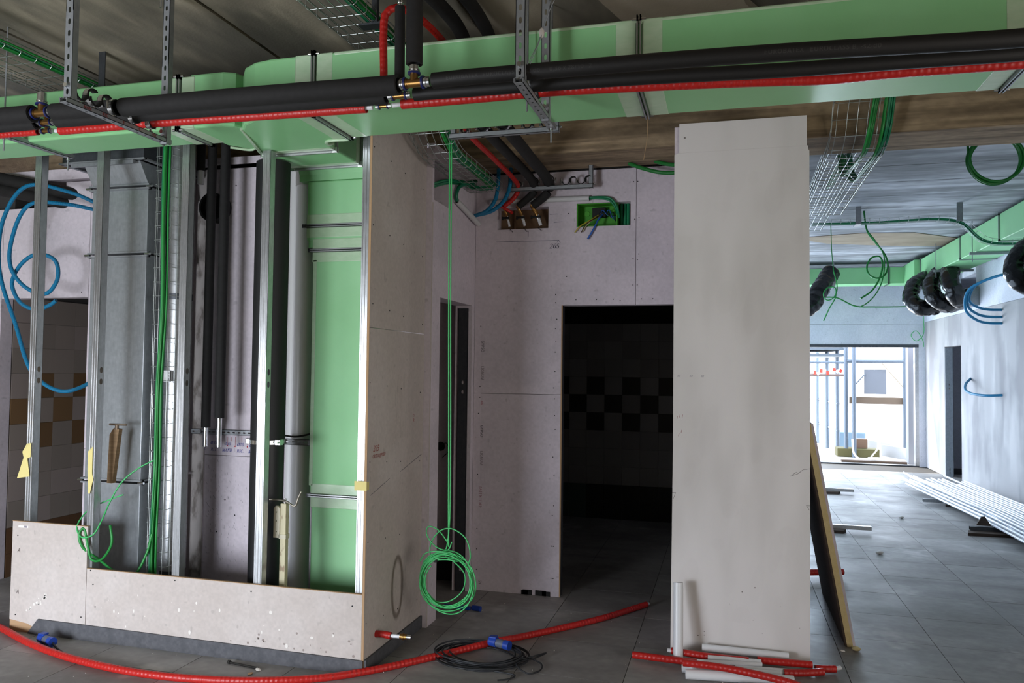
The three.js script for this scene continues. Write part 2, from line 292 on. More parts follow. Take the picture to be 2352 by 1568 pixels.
{ // tiled washroom seen through the opening on the left
  const w = structure('wall_washroom', 'tiled washroom side wall with tan checker band');
  add(w, 'backing', box(-5.5, -5.302, 0, 3.0, -8.6, -4.75), M.grout);
  const S = 0.197;
  const tg = box(-0.006, 0.006, 0.001, S - 0.001, -S + 0.001, -0.001);
  for (let k = 0; k < 11; k++) for (let j = 0; j < 16; j++) {
    const dark = k >= 5 && k <= 7 && ((k + j) % 2 === 0);
    const m = new THREE.Mesh(tg, k < 2 ? M.tileBase : dark ? M.tileTan[j % 2] : M.tileLight[Math.floor(rnd() * 3)]);
    m.name = 'wall_tile'; m.position.set(-5.298, -0.02 + S * k, -4.76 - S * j); w.add(m);
  }
  const e = structure('wall_washroom_end', 'far end wall of the washroom');
  add(e, 'board', box(-5.5, -1.95, 0, 3.0, -8.7, -8.6), M.lilac);
  const c = structure('ceiling_washroom', 'low washroom ceiling'); add(c, 'board', box(-5.5, -1.95, 3.0, 3.08, -8.7, -4.65), M.lilac);
  single('socket_box', 'small dark wall socket box with loose red wires on left tiled wall', 'socket', [box(-5.293, -5.286, 1.09, 1.15, -4.99, -4.91), sweep([[-5.288, 1.13, -4.95], [-5.26, 1.11, -4.93], [-5.28, 1.095, -4.91]], 0.003, 8, 5)], flat(0x2a1414, 0.8));
}
{ // left wall of the niche, at x = -1.82
  const w = structure('wall_niche_left', 'lilac plasterboard wall of the niche with a narrow doorway');
  const B = (z0, z1, y0, y1) => add(w, 'board', box(-1.95, -1.82, y0, y1, z0, z1), M.lilac);
  B(-4.65, -4.82, 0, 2.72); B(-4.65, -4.68, 2.72, 3.05); B(-4.82, -5.49, 2.10, 2.72); B(-5.0, -5.55, 2.72, 3.09); B(-4.68, -5.0, 2.99, 3.09); B(-5.49, -5.55, 0, 2.72);
  add(w, 'paper_edge', box(-1.822, -1.8185, 0.0, 2.7, -4.652, -4.668), M.beige);
  // metal stud lining the far jamb
  const g = channel(2.08, 0.075, 0.04, { extra: [[0.005, 1.46, 0.022, 0.03], [0.005, 1.53, 0.022, 0.03], [0.005, 0.16, 0.022, 0.03], [0.005, 0.22, 0.022, 0.03]] });
  g.translate(-1.885, 0, -5.478); add(w, 'jamb_stud', g, M.galvDark, 'dark metal stud lining the jamb');
  const r = structure('wall_niche_room', 'lilac wall of the small room beyond the narrow doorway');
  add(r, 'board', box(-4.0, -1.95, 0.16, 3.0, -5.78, -5.7), M.lilac); add(r, 'dark_base', box(-4.0, -1.95, 0, 0.16, -5.8, -5.72), M.black);
  add(r, 'socket_hole', bar([-2.13, 1.03, -5.71], [-2.13, 1.03, -5.695], 0.035, 16), M.black);
  add(r, 'socket_wire', sweep([[-2.13, 1.03, -5.69], [-2.07, 1.06, -5.66], [-2.05, 1.0, -5.65], [-2.1, 0.95, -5.66]], 0.003, 14, 5), M.black);
  print(w, 0.05, 0.05, [-1.8185, 1.57, -4.75], Math.PI / 2, 0x333333, words('\u2295', 'serif', 'normal', 0.9), 64);
}
{ // back wall of the niche with the dark doorway, at z = -5.55
  const w = structure('wall_niche_back', 'lilac plasterboard wall at the back of the niche with a dark doorway');
  const R = (x0, x1, y0, y1) => [[x0, y0], [x1, y0], [x1, y1], [x0, y1]];
  const H = (x0, x1, y0, y1) => [[x0, y0], [x0, y1], [x1, y1], [x1, y0]];
  const up = plate([[-1.818, 1.452], [-1.157, 1.452], [-1.157, 2.1], [-0.622, 2.1], [-0.622, 3.085], [-1.818, 3.085]], 0.1, [H(-1.65, -1.26, 2.67, 2.83), H(-1.05, -0.66, 2.67, 2.84)]); up.translate(0, 0, -5.55);
  add(w, 'board', up, M.lilac);
  add(w, 'board', box(-1.818, -1.157, 0, 1.449, -5.65, -5.55), M.lilac);
  add(w, 'board', box(-0.619, 0.42, 2.1, 3.085, -5.65, -5.55), M.lilac);
  add(w, 'board', box(-0.2, 0.42, 0, 2.097, -5.65, -5.55), M.lilac);
  add(w, 'paper_tape', box(-1.80, -1.765, 0.02, 2.6, -5.552, -5.5488), M.lilac);
  for (const [y, s, h] of [[1.80, 'GYPSO', 0.16], [1.60, 'LIGNUM', 0.2], [1.17, 'GYPSO', 0.16], [0.97, 'LIGNUM', 0.2], [0.06, 'GY', 0.06]]) print(w, h, 0.03, [-1.752, y, -5.5485], 0, s === 'LIGNUM' ? 0x8a8086 : 0x4a4550, words(s, 'sans-serif', 'normal', 0.95), 256, -Math.PI / 2);
  print(w, 0.035, 0.03, [-1.755, 1.38, -5.5485], 0, 0xb05060, words('\u00b7W N\u00b7', 'sans-serif', 'normal', 0.8), 128, -Math.PI / 2);
  print(w, 0.3, 0.03, [-1.755, 0.68, -5.5485], 0, 0xb07a88, words('[ A ] [ N ] [ N ] \u00b7', 'sans-serif', 'normal', 0.8), 256, -Math.PI / 2);
  const ink = flat(0x34375e, 0.9), L = (x0, y0, x1, y1) => add(w, 'ink_marking', bar([x0, y0, -5.549], [x1, y1, -5.549], 0.0013, 5), ink);
  L(-1.66, 2.58, -1.18, 2.577); L(-1.18, 2.577, -1.195, 2.562); L(-1.18, 2.577, -1.168, 2.560); L(-1.41, 2.655, -1.412, 2.61); L(-1.25, 2.77, -1.19, 2.77); L(-1.22, 2.71, -1.155, 2.712);
  print(w, 0.075, 0.05, [-1.215, 2.535, -5.5485], 0, 0x2d2f4a, words('265', 'serif', 'italic', 0.95), 128);
  const dots = [];
  for (const [x, y] of [[-1.19, 2.0], [-1.2, 1.93], [-1.195, 1.84], [-1.2, 1.76], [-1.2, 1.62], [-1.21, 1.5], [-1.2, 1.42], [-1.2, 1.3], [-1.195, 1.2], [-1.21, 1.0], [-1.2, 0.87], [-1.2, 0.65], [-1.21, 0.58], [-1.215, 0.36], [-1.2, 0.36], [-1.215, 0.13], [-1.2, 0.13], [-1.77, 1.42], [-1.77, 1.5], [-1.78, 1.3], [-1.78, 0.85], [-1.78, 0.45], [-1.78, 0.3], [-1.78, 0.15], [-0.61, 2.98], [-0.64, 2.98], [-0.6, 2.72], [-0.63, 2.71], [-0.6, 2.46], [-0.64, 2.43], [-0.61, 2.42], [-0.64, 2.24], [-0.61, 2.24], [-1.05, 2.14], [-0.9, 2.14], [-0.78, 2.14], [-0.73, 2.13], [-0.58, 2.14], [-0.5, 2.14], [-1.12, 2.31], [-1.2, 2.18], [-1.2, 2.12], [-1.11, 2.77], [-1.77, 1.95]]) dots.push(bar([x, y, -5.553], [x, y, -5.5485], 0.0042, 7));
  addStuff(w, 'screw_head', dots, M.black);
  const chips = []; for (const [x, l] of [[-1.41, 0.025], [-1.39, 0.035], [-1.29, 0.04], [-1.25, 0.03]]) { const g = prism([[x - l, 0.014], [x + l, 0.014], [x + l * 0.7, 0], [x - l * 0.8, 0]], 0, 0.02 + 0.4 * l); g.translate(0, 0, -5.558); chips.push(g); }
  addStuff(w, 'broken_edge', chips, M.black, 'dark broken lower edge of the board');
  add(w, 'jamb_stud', box(-1.157, -1.150, 0, 2.1, -5.64, -5.56), M.galvDark); add(w, 'torn_paper', box(-1.160, -1.148, 0, 2.1, -5.56, -5.551), M.boardEdge);
}
{ // dark tiled room beyond the doorway
  const w = structure('wall_tiled_room', 'dark tiled end wall with a black checker band beyond the doorway');
  add(w, 'backing', box(-2.7, 0.32, 0, 2.15, -8.75, -8.612), M.grout);
  const S = 0.197, tg = box(0.001, S - 0.001, 0.001, S - 0.001, -0.006, 0.006);
  for (let k = 0; k < 11; k++) for (let j = -3; j < 9; j++) {
    const dark = k >= 5 && k <= 7 && ((k + j) % 2 !== 0);
    const m = new THREE.Mesh(tg, k < 2 ? (j < 0 ? M.tileGreenLit : M.tileBlack) : dark ? M.tileBlack : M.tileGrey[Math.floor(rnd() * 3)]);
    m.name = 'wall_tile'; m.position.set(-1.496 + S * j, -0.02 + S * k, -8.606); w.add(m);
  }
  const s = structure('wall_tiled_room_sides', 'side walls of the tiled room, coloured black as if unlit');
  add(s, 'board', box(-2.8, -2.7, 0, 3.1, -9.4, -5.65), M.tileBlack); add(s, 'board', box(-2.8, 0.32, 0, 3.1, -9.5, -9.4), M.tileBlack);  // black tile colour stands in for walls that get no light
  const c = structure('ceiling_tiled_room', 'ceiling of the tiled room, coloured black as if unlit'); add(c, 'board', box(-2.8, 0.32, 3.08, 3.14, -9.5, -5.55), M.tileBlack);
}
{ // hall walls
  const l = structure('wall_hall_left', 'lilac hall wall behind the pillar');
  add(l, 'board', box(0.32, 0.42, 0, 3.5, -15.2, -5.54), M.lilacHall);
  const wn = structure('window_added_2', 'added glowing fill panel shaped as a hall window, hidden behind the pillar'); add(wn, 'added_glow_sheet', box(0.42, 0.426, 0.55, 2.45, -12.4, -8.4), std({ color: 0xe8e4de, roughness: 0.9, emissive: 0xc4dcff, emissiveIntensity: 1.2 }));  // glowing sheet added as hidden fill for the hall
  const w = structure('wall_right', 'long pale right wall of the hall, skim coated below and bare board above');
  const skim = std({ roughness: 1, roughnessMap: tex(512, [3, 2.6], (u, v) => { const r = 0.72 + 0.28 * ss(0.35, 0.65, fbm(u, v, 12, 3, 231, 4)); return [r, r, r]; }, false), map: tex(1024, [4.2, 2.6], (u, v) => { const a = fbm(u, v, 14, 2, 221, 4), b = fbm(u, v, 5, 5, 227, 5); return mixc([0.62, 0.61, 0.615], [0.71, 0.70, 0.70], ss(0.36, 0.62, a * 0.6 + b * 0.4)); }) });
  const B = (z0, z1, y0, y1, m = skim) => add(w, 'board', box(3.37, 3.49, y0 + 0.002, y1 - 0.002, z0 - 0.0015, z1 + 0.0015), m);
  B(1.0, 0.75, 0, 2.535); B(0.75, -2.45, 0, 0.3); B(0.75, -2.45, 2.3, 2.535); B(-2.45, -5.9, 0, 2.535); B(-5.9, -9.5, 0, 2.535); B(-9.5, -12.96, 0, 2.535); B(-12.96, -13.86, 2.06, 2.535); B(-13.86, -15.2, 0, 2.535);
  B(1.0, -12.2, 2.535, 3.5, M.lilacHall); B(-13.4, -15.2, 2.535, 3.5, M.lilacHall); B(-12.2, -13.4, 2.535, 2.84, M.lilacHall); B(-12.2, -13.4, 3.22, 3.5, M.lilacHall);
  const g = channel(2.05, 0.11, 0.05, { extra: [[0, 1.4, 0.018, 0.03], [0, 1.46, 0.018, 0.03], [0, 0.06, 0.02, 0.03], [0, 0.12, 0.02, 0.03]] }); g.translate(3.43, 0, -13.845); add(w, 'jamb_stud', g, M.studFar, 'galvanised stud lining the doorway');
  const r = structure('wall_side_room', 'pale walls of the side room beyond the hall doorway');
  add(r, 'board', box(6.1, 6.2, 0, 3.1, -15.2, -11), M.lilacHall); add(r, 'board', box(3.49, 6.2, 0, 3.1, -15.2, -15.1), M.lilacHall); add(r, 'board', box(3.49, 6.2, 0, 3.1, -11, -10.9), M.lilacHall); add(r, 'board', box(3.49, 6.2, 3.1, 3.2, -15.2, -10.9), M.lilacHall);
  const f = structure('wall_far', 'lilac wall above the bright open door at the end of the hall');
  add(f, 'board', box(0.3, 3.37, 2.505, 3.5, -15.2, -15.1), M.lilacHall); add(f, 'board', box(0.3, 3.37, 2.14, 2.5, -15.2, -15.1), M.lilacHall);
  add(f, 'board', box(3.26, 3.37, 0, 2.14, -15.2, -15.1), M.lilacHall); add(f, 'board', box(0.3, 0.5, 0, 2.14, -15.2, -15.1), M.lilacHall);
  add(f, 'lintel', box(0.5, 3.26, 2.09, 2.14, -15.22, -15.09), M.galvDark); add(f, 'threshold', box(0.5, 3.26, 0, 0.018, -15.24, -15.1), M.galvDark);
  add(f, 'jamb', box(3.2, 3.26, 0.018, 2.09, -15.22, -15.1), M.galv);
}
{ // rear of the room, behind the camera: front wall with an assumed half raised shutter on the left
  const w = structure('wall_rear', 'unseen front wall behind the camera, low opening under an assumed shutter, with an added light blocking stub');
  add(w, 'board', box(-8.3, -5.6, 0, 3.5, 0.9, 1.0), M.patch); add(w, 'shutter', box(-5.6, -2.9, 1.62, 3.5, 0.93, 0.98), M.galvDark); add(w, 'board', box(-2.9, 3.5, 0, 3.5, 0.9, 1.0), M.patch); add(w, 'added_pier', box(-2.75, -2.5, 0, 3.5, 0.0, 0.9), M.patch);  // shutter assumed to shape the light; stub wall added to shade the niche
  const n = structure('window_added_1', 'added glowing fill panel shaped as a sheeted window, out of view beside the camera'); add(n, 'added_glow_sheet', box(3.375, 3.385, 0.3, 2.3, -2.45, 0.75), std({ color: 0xe8e4de, roughness: 0.9, emissive: 0xfff4ea, emissiveIntensity: 1.2 })); add(n, 'frame', [box(3.37, 3.42, 0.28, 0.34, -2.45, 0.75), box(3.37, 3.42, 2.26, 2.32, -2.45, 0.75), box(3.37, 3.42, 0.3, 2.3, -0.88, -0.82)], M.galvDull);  // glowing sheet and frame added out of view to brighten the room
  const l = structure('wall_left', 'plain wall at the left end of the room'); add(l, 'board', box(-8.3, -8.2, 0, 3.5, -5.2, 1.0), M.patch);
  const g = structure('ground_street', 'paved ground outside the front wall'); g.userData.category = 'ground'; add(g, 'slab', box(-20, 6, -0.2, -0.02, 3.4, 30), M.floors[0]);
}

// ================================================================== air ducts above
function prismX(pts, x0, x1, bevel = 0) {             // outline [z, y] drawn out from x0 to x1
  const s = new THREE.Shape(pts.map((p) => new THREE.Vector2(-p[0], p[1])));
  const g = new THREE.ExtrudeGeometry(s, { depth: x1 - x0 - 2 * bevel, bevelEnabled: bevel > 0, bevelSize: bevel, bevelThickness: bevel, bevelOffset: -bevel, bevelSegments: 2 });
  g.translate(0, 0, bevel); g.rotateY(Math.PI / 2); g.translate(x0, 0, 0);
  return wuv(g);
}
const frameX = (x, y0, y1, z0, z1, t, w) => [box(x - w, x + w, y0 - t, y0 + t, z1 - t, z0 + t), box(x - w, x + w, y1 - t, y1 + t, z1 - t, z0 + t), box(x - w, x + w, y0 - t, y1 + t, z0 - t, z0 + t), box(x - w, x + w, y0 - t, y1 + t, z1 - t, z1 + t)];
const frameY = (y, x0, x1, z0, z1, t, w) => [box(x0 - t, x1 + t, y - w, y + w, z0 - t, z0 + t), box(x0 - t, x1 + t, y - w, y + w, z1 - t, z1 + t), box(x0 - t, x0 + t, y - w, y + w, z1, z0), box(x1 - t, x1 + t, y - w, y + w, z1, z0)];
const frameZ = (z, x0, x1, y0, y1, t, w) => [box(x0 - t, x1 + t, y0 - t, y0 + t, z - w, z + w), box(x0 - t, x1 + t, y1 - t, y1 + t, z - w, z + w), box(x0 - t, x0 + t, y0, y1, z - w, z + w), box(x1 - t, x1 + t, y0, y1, z - w, z + w)];
const M2 = { alu: flat(0xaeb0b2, 0.35, 0.85) };
{
  const d = thing('main_air_duct', 'wide mint green rectangular air duct crossing the top of the picture and dropping into shaft', 'air duct', [-0.4, 2.87, -3.58]);
  const y0 = 2.87, y1 = 3.17, zf = -3.38, zr = -3.78;
  for (const [a, b] of [[-1.93, -0.40], [-0.34, 1.12], [1.18, 3.3]]) {
    add(d, 'straight_section', box(a, b, y0, y1, zr, zf, 0.012), M.green);
  }
  for (const x of [-1.955, -0.37, 1.15]) {
    const f = add(d, 'flange', [frameX(x - 0.007, y0, y1, zf, zr, 0.014, 0.003), frameX(x + 0.007, y0, y1, zf, zr, 0.014, 0.003)].flat(), M2.alu);
    add(d, 'neck', box(x - 0.08, x + 0.08, y0 + 0.006, y1 - 0.006, zr + 0.006, zf - 0.006), M.green);
    for (const s of [-1, 1]) { const t0 = x + s * 0.012, t1 = x + s * 0.105; add(d, 'tape_band', box(t0, t1, y0 - 0.0012, y1 + 0.0012, zr - 0.0012, zf + 0.0012, 0.008), M.tape); }
    for (const [yy, zz] of [[y0, zf], [y1, zf], [y0, zr], [y1, zr]]) add(f, 'corner_bolt', bar([x - 0.03, yy, zz], [x + 0.03, yy, zz], 0.007, 8), M.steel);
  }
  add(d, 'edge_tape', [box(-1.85, 3.3, y1 - 0.022, y1 + 0.001, zf - 0.03, zf + 0.0013, 0.01)], M.tape);
  // rounded shoulder that turns back into the shaft
  add(d, 'elbow', prism([[-1.975, -3.382], [-2.2, -3.382], [-2.3, -3.40], [-2.39, -3.45], [-2.455, -3.53], [-2.5, -3.66], [-2.62, -3.975], [-2.155, -3.975], [-2.14, -3.86], [-2.09, -3.80], [-1.975, -3.785]], y0, y1, 0.012), M.green);
  add(d, 'shaft_leg', box(-2.62, -2.155, y0, y1, -4.295, -3.99, 0.014), M.green);
  for (const z of [-3.982, -4.30]) {
    const f = add(d, 'flange', frameZ(z, -2.62, -2.155, y0, y1, 0.014, 0.006), M2.alu);
    for (const x of [-2.62, -2.155]) add(f, 'corner_bolt', box(x - 0.018, x + 0.018, y0 - 0.016, y0 + 0.02, z - 0.009, z + 0.009, 0.004), M.steel);
    add(d, 'tape_band', box(-2.622, -2.153, y0 - 0.002, y1, z + 0.008, z + 0.065, 0.01), M.tape);
  }
  add(d, 'tape_wrap', sweep([[-1.96, 2.868, -3.8], [-2.1, 2.864, -3.79], [-2.14, 2.872, -3.87], [-2.152, 2.9, -3.95]], 0.009, 20, 6), M.tape);
  add(d, 'tape_wrap', sweep([[-2.46, 2.878, -3.53], [-2.5, 2.868, -3.66], [-2.56, 2.866, -3.82], [-2.62, 2.872, -3.97]], 0.009, 20, 6), M.tape);
  add(d, 'drop_elbow', prismX([[-4.31, 2.872], [-4.335, 2.865], [-4.35, 2.84], [-4.352, 2.80], [-4.62, 2.80], [-4.62, 3.0], [-4.58, 3.1], [-4.48, 3.16], [-4.31, 3.168]], -2.60, -2.12), M.green);
  // riser down the shaft
  add(d, 'riser_section', box(-2.545, -2.12, 2.53, 2.80, -4.62, -4.352, 0.012), M.green);
  add(d, 'riser_section', [box(-2.545, -2.12, 2.42, 2.50, -4.62, -4.352, 0.012), prism([[-2.53, -4.356], [-2.12, -4.356], [-2.12, -4.61], [-2.53, -4.61]], 2.38, 2.43)], M.green);
  add(d, 'riser_section', box(-2.49, -2.12, 0.855, 2.345, -4.62, -4.352, 0.012), M.green);
  add(d, 'riser_section', box(-2.475, -2.12, 0.0, 0.825, -4.62, -4.352, 0.012), M.green);
  for (const [y, x0] of [[2.515, -2.545], [2.36, -2.50], [0.84, -2.48]]) {
    const f = add(d, 'flange', [frameY(y - 0.006, x0, -2.12, -4.352, -4.62, 0.013, 0.003), frameY(y + 0.006, x0, -2.12, -4.352, -4.62, 0.013, 0.003)].flat(), M2.alu);
    add(f, 'corner_bolt', box(x0 - 0.025, x0 + 0.006, y - 0.012, y + 0.012, -4.36, -4.34), M.steel);
    for (const s of [-1, 1]) add(d, 'tape_band', box(x0 - 0.001, -2.12, y + s * 0.01, y + s * 0.075, -4.62, -4.3508, 0.006), M.tape);
  }
  add(d, 'edge_tape', box(-2.4915, -2.468, 0.9, 2.3, -4.4, -4.3508), M.tape);
  const e = thing('return_air_duct', 'narrower mint green air duct along the left end, meeting the rounded elbow', 'air duct', [-4.5, 2.9, -3.64]);
  add(e, 'straight_section', box(-8.0, -2.90, 2.895, 3.175, -3.775, -3.5, 0.014), M.green);
  add(e, 'end_piece', prism([[-2.76, -3.502], [-2.56, -3.502], [-2.50, -3.53], [-2.475, -3.60], [-2.52, -3.72], [-2.60, -3.86], [-2.64, -3.95], [-2.70, -3.90], [-2.76, -3.83]], 2.895, 3.185, 0.012), M.green);
  add(e, 'neck', box(-2.91, -2.75, 2.902, 3.168, -3.77, -3.508), M.green);
  const f = add(e, 'flange', [frameX(-2.836, 2.895, 3.175, -3.5, -3.79, 0.013, 0.003), frameX(-2.822, 2.895, 3.175, -3.5, -3.79, 0.013, 0.003)].flat(), M2.alu);
  add(f, 'corner_bolt', bar([-2.86, 2.89, -3.5], [-2.8, 2.89, -3.5], 0.008, 8), M.steel); add(f, 'corner_bolt', bar([-2.86, 3.18, -3.5], [-2.8, 3.18, -3.5], 0.008, 8), M.steel);
  for (const s of [-1, 1]) add(e, 'tape_band', box(-2.829 + s * 0.012, -2.829 + s * 0.1, 2.8935, 3.1765, -3.78, -3.4985, 0.01), M.tape);
  add(e, 'tape_wrap', sweep([[-2.76, 2.893, -3.86], [-2.66, 2.892, -3.93], [-2.62, 2.9, -3.9], [-2.53, 2.893, -3.72], [-2.49, 2.893, -3.6]], 0.008, 24, 6), M.tape);
}
// channels and threaded rods that carry the ducts
function ductSupport(x, zf, zr, y, rodTop, label) {
  const t = thing('duct_support', label, 'support rail', [x, y, zf]);
  const g = channel(zf - zr, 0.04, 0.025, { pitch: 0.05, sw: 0.009, sl: 0.022 });
  basis(g, [x, y, zf], [1, 0, 0], [0, 0, -1], [0, -1, 0]); add(t, 'slotted_rail', g, M.galvDull);
  for (const z of [zf - 0.035, zr + 0.03]) { const r = add(t, 'threaded_rod', bar([x, y - 0.075, z], [x, rodTop, z], 0.0045, 7), M.galvDull); add(r, 'nut', bar([x, y - 0.014, z], [x, y - 0.002, z], 0.010, 6), M.steel); }
}
ductSupport(-3.85, -3.33, -3.83, 2.882, 3.5, 'slotted steel rail under the narrow green duct at far left, with threaded rods');
ductSupport(-0.86, -3.30, -3.86, 2.86, 3.5, 'slotted steel rail under the wide green duct beside the right pipe hanger');

// ================================================================== open service shaft
{
  const b = thing('front_board', 'low beige plasterboard across the foot of the open shaft', 'plasterboard', [-2.76, 0.03, -3.857]);
  add(b, 'sheet', box(-3.668, -1.874, 0.03, 0.4185, -3.8645, -3.85), M.beige);
  add(b, 'cut_edge', box(-3.668, -1.874, 0.4185, 0.4215, -3.865, -3.8495), M.boardEdge, 'brown paper edge');
  const dots = [[-3.62, 0.33], [-3.64, 0.41], [-3.6, 0.2], [-3.05, 0.4], [-2.55, 0.38], [-1.93, 0.355]]; addStuff(b, 'screw_head', dots.map(([x, y]) => bar([x, y, -3.853], [x, y, -3.8485], 0.0045, 8)), M.black);
  const sp = []; for (let i = 0; i < 26; i++) { const x = rr(-3.6, -1.95), y = rr(0.1, 0.3), l = rr(0.002, 0.012), g = new THREE.CircleGeometry(l, 7); g.scale(rr(0.4, 1), rr(0.6, 1.6), 1); g.translate(x, y, -3.8493); sp.push(wuv(g)); }
  addStuff(b, 'plaster_fleck', sp, M.gypsum);
  const st = []; for (let i = 0; i < 22; i++) { const x = rr(-2.7, -1.9), y = rr(0.09, 0.2), g = new THREE.CircleGeometry(rr(0.002, 0.009), 7); g.translate(x, y, -3.8492); st.push(wuv(g)); }
  addStuff(b, 'dirt_fleck', st, flat(0x9a8e88, 0.95));
  const c = thing('front_board', 'taller beige plasterboard at the left corner of the open shaft', 'plasterboard', [-3.95, 0.0, -3.857]);
  add(c, 'sheet', plate([[-4.235, 0.07], [-4.10, 0.055], [-4.03, 0.03], [-3.671, 0.03], [-3.671, 0.6655], [-4.232, 0.6655]], 0.0145).translate(0, 0, -3.85), M.beige);
  add(c, 'torn_core', plate([[-4.235, 0.0], [-4.03, 0.0], [-4.03, 0.032], [-4.10, 0.057], [-4.235, 0.072]], 0.011).translate(0, 0, -3.853), M.boardEdge, 'torn brown lower corner');
  add(c, 'cut_edge', box(-4.235, -3.671, 0.6655, 0.6685, -3.865, -3.8495), M.boardEdge);
  addStuff(c, 'screw_head', [[-4.19, 0.58], [-4.19, 0.1], [-3.70, 0.64], [-3.70, 0.13]].map(([x, y]) => bar([x, y, -3.853], [x, y, -3.8485], 0.0045, 8)), M.black);
  print(c, 0.075, 0.014, [-4.15, 0.636, -3.8488], 0, 0xe6e2dc, (x, w, h) => x.fillRect(0, 0, w, h), 64);
  print(c, 0.02, 0.012, [-4.133, 0.636, -3.8484], 0, 0x5a5070, (x, w, h) => { for (let i = 0; i < 4; i++) x.fillRect(i * w / 4, 0, w / 6, h); }, 64);
  for (const y of [0.49, 0.24]) print(c, 0.04, 0.04, [-4.18, y, -3.8488], 0, 0x6a5f5a, words('A', 'sans-serif', 'italic', 0.9), 64);
  const e = []; for (let i = 0; i < 24; i++) { const g = new THREE.CircleGeometry(rr(0.002, 0.010), 7); g.scale(rr(0.5, 1.4), rr(0.5, 1.4), 1); const k = rnd(); g.translate(-4.1 + 0.16 * k + rr(-0.02, 0.02), 0.13 + 0.12 * k + rr(-0.02, 0.02), -3.8493); e.push(wuv(g)); }
  addStuff(c, 'plaster_fleck', e, M.gypsum);
  const s = thing('side_board', 'tall beige plasterboard panel forming the right side of the shaft', 'plasterboard', [-1.866, 0.0, -4.25]);
  add(s, 'lower_sheet', box(-1.8725, -1.86, 0.0, 1.8485, -4.648, -3.852), M.beige); add(s, 'upper_sheet', box(-1.8725, -1.86, 1.8515, 3.34, -4.648, -3.852), M.beige);
  add(s, 'cut_edge', box(-1.873, -1.8595, 0.0, 3.34, -3.852, -3.8495), M.boardEdge);
  const sd = []; for (const z of [-3.88, -4.1, -4.3, -4.6]) for (let y = 0.25 + (z + 4) * 0.1; y < 3; y += 0.43) sd.push(bar([-1.863, y, z + 0.01 * Math.sin(y * 9)], [-1.8585, y, z + 0.01 * Math.sin(y * 9)], 0.004, 7));
  addStuff(s, 'screw_head', sd, M.black);
  const ring = (x, w, h) => { x.filter = 'none'; for (let i = 0; i < 26; i++) { x.globalAlpha = 0.03; x.lineWidth = w * (0.07 + 0.012 * (i % 6)); x.beginPath(); x.ellipse(w * (0.5 + 0.03 * Math.sin(i)), h * (0.56 + 0.015 * Math.cos(i * 2)), w * (0.30 + 0.02 * Math.sin(i * 3)), h * (0.34 + 0.02 * Math.cos(i)), 0, 0, 7); x.stroke(); } };
  print(s, 0.24, 0.5, [-1.8592, 0.38, -4.28], Math.PI / 2, 0x6b5c4c, ring, 128);
  print(s, 0.12, 0.05, [-1.8592, 1.19, -3.97], Math.PI / 2, 0xa04540, words('265\u2191', 'serif', 'italic', 0.9), 128); print(s, 0.17, 0.035, [-1.8592, 1.15, -4.0], Math.PI / 2, 0xa04540, words('cartongesso', 'serif', 'italic', 0.9), 200);
  print(s, 0.07, 0.03, [-1.8592, 1.33, -4.49], Math.PI / 2, 0xa04540, words('G.H', 'serif', 'italic', 0.9), 128, -Math.PI / 2);
  const smear = (x, w, h) => { for (let i = 0; i < 60; i++) { x.globalAlpha = 0.03 + 0.05 * hash(i, 3, 5); x.lineWidth = 2 + 4 * hash(i, 1, 9); const a = w * (0.15 + 0.7 * hash(i, 7, 2)); const b = h * hash(i, 2, 8); x.beginPath(); x.moveTo(a, b); x.lineTo(a + w * 0.1 * (hash(i, 5, 5) - 0.5), b + h * 0.25); x.stroke(); } };
  print(s, 0.3, 0.4, [-1.8592, 1.42, -4.3], Math.PI / 2, 0xd8d0c6, smear, 128);
  const pl = [[-4.05, 0.99], [-4.15, 1.01], [-4.22, 1.03]]; add(s, 'ink_marking', bar([-1.859, 0.94, -3.9], [-1.859, 1.0, -4.15], 0.001, 5), flat(0x50566a, 0.9)); add(s, 'ink_marking', bar([-1.859, 1.02, -4.3], [-1.859, 1.09, -4.63], 0.001, 5), flat(0x50566a, 0.9));
  // skirtings
  const k = single('skirting', 'dark grey granite skirting along the front of the shaft', 'skirting', plate([[-4.085, 0.0], [-1.862, 0.0], [-1.862, 0.075], [-4.01, 0.092]], 0.011).translate(0, 0, -3.838), M.skirt);
  single('skirting', 'dark grey granite skirting along the right side of the shaft', 'skirting', box(-1.859, -1.847, 0, 0.075, -4.66, -3.853), M.skirt);
  // pipe stub sticking out of the side board
  const r = thing('pipe_stub', 'short red sleeved pipe stub with fitting poking out of side board', 'pipe stub', [-1.86, 0.15, -4.0]);
  add(r, 'red_sleeve', sweep([[-1.89, 0.165, -4.0], [-1.82, 0.17, -4.0], [-1.77, 0.166, -4.0]], 0.019, 10, 12), M.red); add(r, 'inner_pipe', bar([-1.78, 0.166, -4.0], [-1.71, 0.168, -4.0], 0.010, 12), M.pex);
  add(r, 'fitting', [bar([-1.715, 0.168, -4.0], [-1.675, 0.169, -4.0], 0.015, 12), bar([-1.70, 0.168, -4.0], [-1.693, 0.168, -4.0], 0.018, 12)], M.brass); add(r, 'end_cap', bar([-1.675, 0.169, -4.0], [-1.65, 0.17, -4.0], 0.012, 12), M.steel);
}
